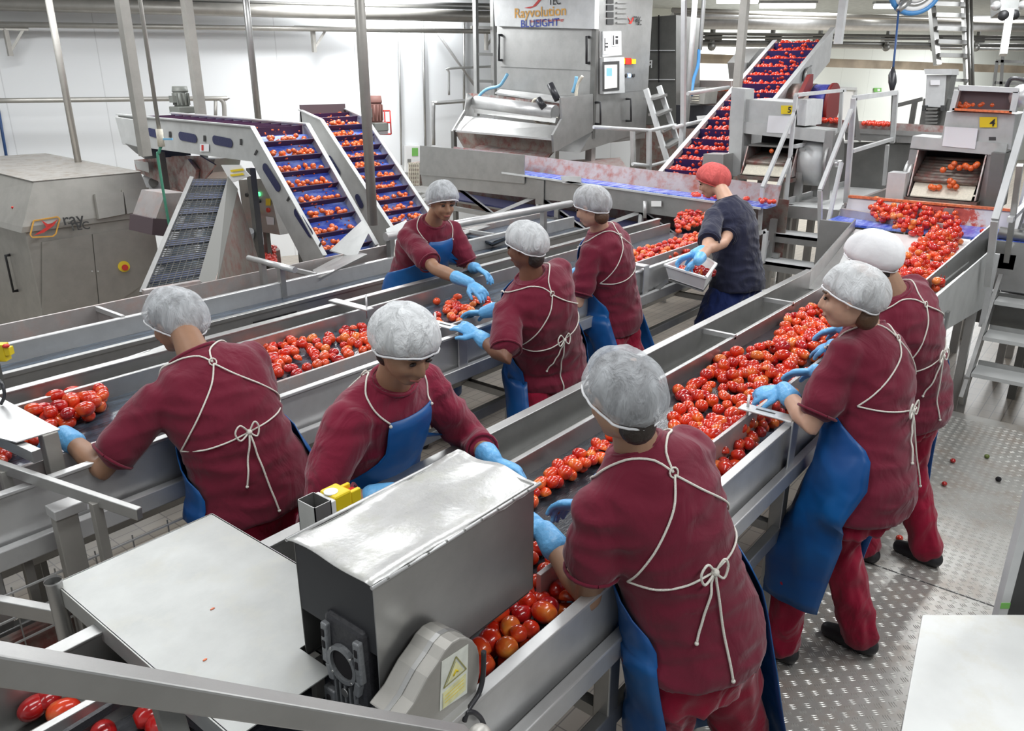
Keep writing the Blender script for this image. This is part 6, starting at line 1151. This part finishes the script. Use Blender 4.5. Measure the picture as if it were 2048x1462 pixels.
person('person in loose long-sleeved maroon smock and blue bib, head down, facing the camera', (1.65, 2.03, .80), (790, 755), (812, 690), (.12, -.99), (-.12, -.85, -.5), (PZ(985, 918, 1.02), PZ(785, 985, 1.02)), ((1.55, 2.35, FZ), (1.85, 2.3, FZ)), 'skin_tan', 'net_dense', 'shirt_bright', longs=True, netk=1.05, wid=1.12, dep=.98, hd=((.5, -.7, -.4), (0, -.8, -.5)), elbow=((.2, -.3), (.2, 0)))
person('leftmost person, in maroon shirt, bending far over the middle line', (505, 960), PZ(384, 702, 1.31), (350, 642), (.12, .99), (-.30, .90, -.30), (PZ(128, 868, 1.04), PZ(455, 780, 1.0)), ((1.45, 2.12, FZ), (1.72, 1.98, FZ)), 'skin_tan', 'net_white', wid=1.14, dep=1.0, netk=1.05, elbow=((.1, .0), (-.3, -.3)), hd=((-.35, .8, -.35), (.2, .8, -.4)), back=.09, hem=-.17)
person('dark-skinned person in maroon shirt, middle one of three grouped at the middle line', (1092, 718), PZ(1060, 548, 1.34), PZ(1050, 490, 1.49), (.15, .99), (-.15, .95, -.25), (PZ(958, 672, 1.05), PZ(968, 625, 1.05)), ((2.95, 2.10, FZ), (3.2, 2.0, FZ)), 'skin_dark', 'net_dense', wid=1.14, dep=1.15, elbow=((.3, .3), (0, 0)), hd=((-.1, .8, .3), (0, .9, -.2)), netk=1.0, curl=(.5, .5), hem=-.2, sc=.93)
person('person in maroon shirt seen from behind, next to the worker with red hair net', PZ(1222, 608, .86), PZ(1198, 455, 1.38), PZ(1182, 412, 1.53), (-.12, .99), (-.1, .95, -.40), (PZ(1122, 558, 1.05), PZ(1150, 545, 1.05)), ((4.15, 2.25, FZ), (4.4, 2.1, FZ)), 'skin_fair', 'net_white', hair='hair_brown', wid=1.08, dep=1.12, netk=1.0, bow=False)
person('person in maroon shirt facing right on the far side of the middle line', (3.86, 4.0, .86), (868, 440), (886, 402), (-.18, -.98), (-.42, -.88, -.28), (PZ(952, 535, 1.06), PZ(940, 566, 1.06)), ((3.75, 3.98, FZ), (4.0, 3.95, FZ)), 'skin_tan', 'net_white', wid=1.12, dep=1.15, netk=1.06, elbow=((0, 0), (.1, .1)), hd=((.1, -.9, -.35), (-.1, -.9, -.35)), chest=(-.15, -.98), cuff=.6)
person('person in dark navy shirt, blue trousers and red hair net at a white tray', (5.72, 2.38, .82), (1452, 395), (1424, 362), (.12, .99), (-.2, .93, -.38), (PZ(1396, 522, 1.1), PZ(1388, 508, 1.12)), ((5.15, 2.42, FZ), (5.85, 1.95, FZ)), 'skin_fair', 'net_red', 'shirt_navy', 'trousers_navy', apron=False, hair='hair_brown', wid=1.2, dep=1.12, netk=1.1, tilt=.1, hem=-.14)
# ---------------------------------------------------------------- tomatoes on the lines
def tomat(name, c0, c1, c2):
    m, n, L, b = nodemat(name); c = n.new('ShaderNodeTexCoord'); sp = n.new('ShaderNodeSeparateXYZ'); L.new(c.outputs['Object'], sp.inputs[0])
    t = noise(n, L, 28, 3, c.outputs['Object']); ad = n.new('ShaderNodeMath'); ad.operation = 'MULTIPLY_ADD'; L.new(sp.outputs[0], ad.inputs[0]); ad.inputs[1].default_value = 9; L.new(t.outputs[0], ad.inputs[2])
    r = ramp(n, L, ad.outputs[0], [(.25, c0), (.6, c1), (.92, c2)]); L.new(r.outputs[0], b.inputs['Base Color']); b.inputs['Roughness'].default_value = .2; b.inputs['Coat Weight'].default_value = .5; b.inputs['Coat Roughness'].default_value = .08
    bump(n, L, b, t.outputs[0], .08, .01)
tomat('tom_red', (.48, .014, .007), (.66, .032, .011), (.80, .12, .02)); tomat('tom_light', (.64, .035, .012), (.78, .075, .018), (.86, .24, .04)); tomat('tom_orange', (.72, .08, .02), (.86, .17, .03), (.88, .38, .06)); tomat('tom_deep', (.34, .008, .01), (.50, .014, .014), (.60, .035, .02))
def tomesh(kind, mat, seed):
    rr = random.Random(seed); m = MB(); nu, nv = 16, 11; vs = []; L_ = {'plum': 1.32, 'round': 1.0, 'lobed': .92, 'half': 1.2}[kind]; ph = rr.uniform(0, 6)
    for j in range(nv+1):
        a = math.pi*j/nv; x = math.cos(a); rad = math.sin(a)**.92
        for i in range(nu):
            b_ = 2*math.pi*i/nu; k = 1+(.09*math.cos(5*b_+ph)*max(0, x)+.02*math.cos(3*b_) if kind == 'lobed' else .02*math.cos(2*b_+ph)); dimple = .16*max(0, x-.86)/.14 if x > 0 else 0
            z_ = rad*math.sin(b_)*k
            if kind == 'half' and z_ < -.05: z_ = -.05
            vs.append(V(((x-dimple)*L_*(1+.06*x), rad*math.cos(b_)*k, z_*.96)))
    fs = [(j*nu+i, (j+1)*nu+i, (j+1)*nu+(i+1) % nu, j*nu+(i+1) % nu) for j in range(nv) for i in range(nu)]
    me = bpy.data.meshes.new('tomato'); me.from_pydata([tuple(v*.026) for v in vs], [], fs); me.materials.append(MT[mat])
    for p in me.polygons: p.use_smooth = True
    return me
TM = [tomesh(k, mt, i) for i, (k, mt) in enumerate((('plum', 'tom_red'), ('plum', 'tom_light'), ('round', 'tom_red'), ('lobed', 'tom_red'), ('plum', 'tom_deep'), ('round', 'tom_light'), ('lobed', 'tom_light'), ('plum', 'tom_orange'), ('round', 'tom_orange'), ('half', 'tom_light')))]
WTS = [22, 18, 14, 8, 8, 10, 6, 7, 3, 4]
TL = []                                                        # (position, radius, rotation, mesh index, region)
def inside(x, y, P): 
    c = False
    for i in range(len(P)):
        (x1, y1), (x2, y2) = P[i], P[i-1]
        if (y1 > y) != (y2 > y) and x < (x2-x1)*(y-y1)/(y2-y1)+x1: c = not c
    return c
def heap(region, poly, zbelt, n, pile=.6, seed=0, r0=.92, slope=None, wts=WTS):
    rr = random.Random(seed); Q = [PZ(px, py, zbelt+.02) for px, py in poly]; Q = [(q.x, q.y) for q in Q]; xs_ = [q[0] for q in Q]; ys_ = [q[1] for q in Q]; mine = []; tries = 0; G = {}
    while len(mine) < n and tries < n*90:
        tries += 1; x, y = rr.uniform(min(xs_), max(xs_)), rr.uniform(min(ys_), max(ys_))
        if not inside(x, y, Q): continue
        s_ = rr.uniform(.85, 1.15)*r0; r = .026*s_; zb = (slope(x, y) if slope else zbelt); z = zb + r*.96
        gx, gy = int(x//.07), int(y//.07)
        for (p, r2) in (e for a in (-1, 0, 1) for b_ in (-1, 0, 1) for e in G.get((gx+a, gy+b_), ())):
            d = math.hypot(p.x-x, p.y-y); R_ = (r+r2)*.93
            if d < R_: z = max(z, p.z + math.sqrt(R_*R_-d*d)*.9)
        if z > zb + r*.96 + pile*.05: continue
        mine.append((V((x, y, z)), r)); G.setdefault((gx, gy), []).append(mine[-1]); TL.append((V((x, y, z)), s_, (rr.uniform(-.4, .4), rr.uniform(-.35, .35), rr.uniform(0, 6.28)), rr.choices(range(10), wts)[0], region))
RB, MBZ = .86, .91
heap('right', [(1345, 790), (1420, 742), (1560, 735), (1600, 770), (1580, 800), (1500, 862), (1410, 856), (1345, 838)], RB, 78, .5, 1, 1.04)
heap('right', [(1425, 735), (1520, 700), (1560, 668), (1640, 655), (1690, 690), (1640, 740), (1560, 760), (1450, 768)], RB, 100, .8, 2, 1.04)
heap('right', [(1550, 660), (1610, 622), (1700, 610), (1720, 640), (1660, 680), (1600, 700)], RB, 110, 1.2, 3)
heap('right', [(1345, 845), (1430, 842), (1440, 870), (1380, 900), (1345, 880)], RB, 26, .5, 4)
heap('right', [(1425, 720), (1455, 712), (1450, 745), (1425, 745)], RB, 3, 0, 5)
heap('right', [(1175, 905), (1215, 882), (1262, 872), (1230, 915), (1130, 960), (1062, 1012), (1062, 975), (1125, 935)], RB, 52, .6, 6)
heap('right', [(1062, 1055), (1085, 1050), (1100, 1085), (1062, 1120)], RB, 6, 0, 7)
heap('right', [(1400, 880), (1560, 790), (1580, 800), (1440, 895), (1400, 905)], RB, 34, .5, 8)
heap('chute', [(1425, 905), (1480, 862), (1560, 838), (1600, 822), (1600, 800), (1530, 872), (1455, 950), (1432, 968)], .797, 42, .9, 9)
heap('front', [(950, 1345), (985, 1250), (1060, 1195), (1100, 1150), (1180, 1095), (1190, 1190), (1090, 1270), (955, 1385)], .80, 110, 1.3, 10, 1.05)
heap('mid', [(478, 735), (500, 692), (560, 682), (640, 678), (735, 660), (755, 690), (680, 722), (590, 752), (505, 770)], MBZ, 88, .5, 11)
heap('mid', [(505, 680), (560, 670), (610, 672), (590, 700), (520, 710)], MBZ, 9, 0, 12); heap('mid', [(650, 668), (720, 650), (740, 668), (660, 690)], MBZ, 9, 0, 13)
heap('mid', [(868, 632), (905, 600), (978, 592), (990, 612), (940, 655), (885, 655)], MBZ, 36, .5, 14)
heap('mid', [(868, 595), (884, 592), (886, 606), (870, 608)], MBZ, 1, 0, 15)
heap('mid', [(1120, 580), (1165, 540), (1180, 565), (1165, 598), (1130, 602)], MBZ, 34, .8, 16)
heap('mid', [(1262, 508), (1330, 490), (1400, 468), (1420, 492), (1380, 512), (1265, 536)], MBZ, 200, .7, 17, .8)
heap('mid', [(1345, 448), (1365, 420), (1400, 398), (1420, 410), (1410, 450), (1360, 470)], MBZ+.02, 130, .8, 18, .8)
heap('left', [(70, 842), (110, 812), (205, 790), (215, 815), (170, 845), (90, 862)], MBZ, 30, .9, 19, 1.12)
heap('left', [(30, 880), (72, 868), (75, 890), (40, 895)], MBZ, 8, .5, 20, 1.1); heap('left', [(-10, 905), (12, 900), (20, 925), (-10, 930)], MBZ, 3, 0, 21, 1.1)
for px, py, m_ in ((148, 918, 8), (246, 893, 4), (585, 778, 7), (612, 772, 1), (735, 720, 1)): p = PZ(px, py, MBZ-.065+.03); TL.append((V((p.x, p.y, MBZ-.065+.026)), 1.0, (0, .2, px), m_, 'midside'))
for px, py, m_, rz in ((66, 1412, 4, .4), (128, 1418, 1, 2.4), (95, 1395, 4, 1), (300, 1425, 4, 2.9), (325, 1448, 4, 2.2), (205, 1466, 4, 1.2)): p = PZ(px, py, .89); TL.append((V((p.x, p.y, .885)), 1.12, (0, .1, rz), m_, 'tail'))
sl = lambda x, y: .855+(x-5.4)*.061
heap('pile', [(1738, 440), (1745, 432), (1905, 462), (1918, 492), (1905, 520), (1870, 580), (1800, 590), (1790, 545), (1800, 520), (1840, 500), (1860, 490), (1800, 470), (1742, 452)], .94, 420, 1.9, 22, 1.0, sl)
heap('cross', [(1898, 455), (1928, 458), (1930, 470), (1900, 468)], 1.0, 2, 0, 23); heap('cross', [(1965, 460), (1980, 462), (1980, 468), (1966, 468)], 1.0, 1, 0, 24)
LBL = {'right': ('red plum tomato lying loose on the black belt of the right sorting line', 'tomatoes on the black belt of the right line'), 'chute': ('red tomato in the narrow side channel of the right sorting line', 'tomatoes in the side channel of the right line'),
       'front': ('large wet red tomato heaped between the motor cover and the front worker', 'tomatoes heaped beside the motor cover'), 'mid': ('red plum tomato on the belt of the middle sorting line', 'tomatoes on the middle belt'), 'left': ('large red tomato at the near left end of the middle sorting line', 'tomatoes at the near end of the middle line'),
       'midside': ('single tomato in the narrow side channel of the middle line', 'tomatoes in the side channel of the middle line'), 'tail': ('dark shaded tomato on the belt under the sloping handrail', 'tomatoes under the handrail'), 'pile': ('tomato in the heap sliding down the feed chute', 'tomatoes heaped on the feed chute'), 'cross': ('lone tomato on the blue cross conveyor', 'tomatoes on the blue cross belt')}
from mathutils import Euler
TL.sort(key=lambda q: -(q[1]/max(.1, (q[0]-EYE).dot(FW))))
restv, restf, restm = [], [], []
TMATS = ['tom_red', 'tom_light', 'tom_deep', 'tom_orange']
for i, (p, s_, rot, mi, rg) in enumerate(TL):
    if i < 300:
        o = bpy.data.objects.new('tomato', TM[mi]); C.objects.link(o); o.location = p; o.rotation_euler = rot; o.scale = (s_, s_, s_); tag(o, LBL[rg][0], 'tomato', LBL[rg][1])
    else:
        M_ = Matrix.Translation(p) @ Euler(rot).to_matrix().to_4x4() @ Matrix.Scale(s_, 4); k = len(restv); me = TM[mi]; restv += [tuple(M_ @ v.co) for v in me.vertices]; restf += [tuple(k+q for q in pl.vertices) for pl in me.polygons]; restm += [TMATS.index(me.materials[0].name)]*len(me.polygons)
TNAME = {}
me = bpy.data.meshes.new('tomatoes'); me.from_pydata(restv, [], restf)
for a in ('rest_red', 'rest_light', 'rest_deep', 'rest_orange'):
    c = {'rest_red': (.66, .032, .012), 'rest_light': (.78, .085, .02), 'rest_deep': (.50, .015, .014), 'rest_orange': (.86, .2, .04)}[a]; plain(a, c, .2, var=.3, bs=30, coat=.5); me.materials.append(MT[a])
me.polygons.foreach_set('material_index', restm); me.polygons.foreach_set('use_smooth', [True]*len(restf))
o = bpy.data.objects.new('tomatoes', me); C.objects.link(o); tag(o, 'the smaller, farther tomatoes on the sorting belts and heaped on the feed chute', 'tomatoes', kind='stuff')
# white tray held by the worker in dark clothes, filled with tomato halves
z = 1.02; q = [PZ(1330, 530, z), PZ(1395, 505, z), PZ(1432, 528, z), PZ(1412, 556, z)]; c = sum(q, V())/4
t = thing('white_tray', c, 'white plastic tray of tomato halves held by the worker in dark clothes', 'tray')
ex, ey = (q[1]-q[0]), (q[3]-q[0]); lo = [c+(p-c)*.86+V((0, 0, -.09)) for p in q]; m = MB()
m.slab(lo, (0, 0, -.006))
for i in range(4): a, b_ = q[i], q[(i+1) % 4]; la, lb_ = lo[i], lo[(i+1) % 4]; m.slab([a, b_, lb_, la], (c-(a+b_)/2).normalized()*.006)
for i in range(4): m.bar(q[i], q[(i+1) % 4], .02, .012)
m.build('tray_body', 'white', t)
rr = random.Random(3); k = 0
for i in range(34):
    u, v = rr.uniform(-.27, .27), rr.uniform(-.27, .27); p = c+ex*u+ey*v+V((0, 0, -.065+.03*rr.random())); o = bpy.data.objects.new('tomato_piece', TM[4 if i % 3 else 9]); C.objects.link(o); o.location = p; o.rotation_euler = (rr.uniform(-1, 1), rr.uniform(-.6, .6), rr.uniform(0, 6)); o.scale = (.9, .9, .9); tag(o, 'dark red tomato piece in the white tray', 'tomato', 'tomato pieces in the white tray')
t = thing('tray_hook', c+V((0, 0, -.1)), 'steel hook bracket carrying the white tray on the middle line', 'bracket'); MB().slab([lo[0]+V((0, 0, -.012)), lo[1]+V((0, 0, -.012)), lo[2]+V((0, 0, -.012)), lo[3]+V((0, 0, -.012))], (0, 0, -.01)).build('plate', 'steel', t); MB().bar(lo[0]+V((0, 0, -.02)), V((lo[0].x, 2.65, lo[0].z-.1)), .02, .03).build('arm', 'steel', t)
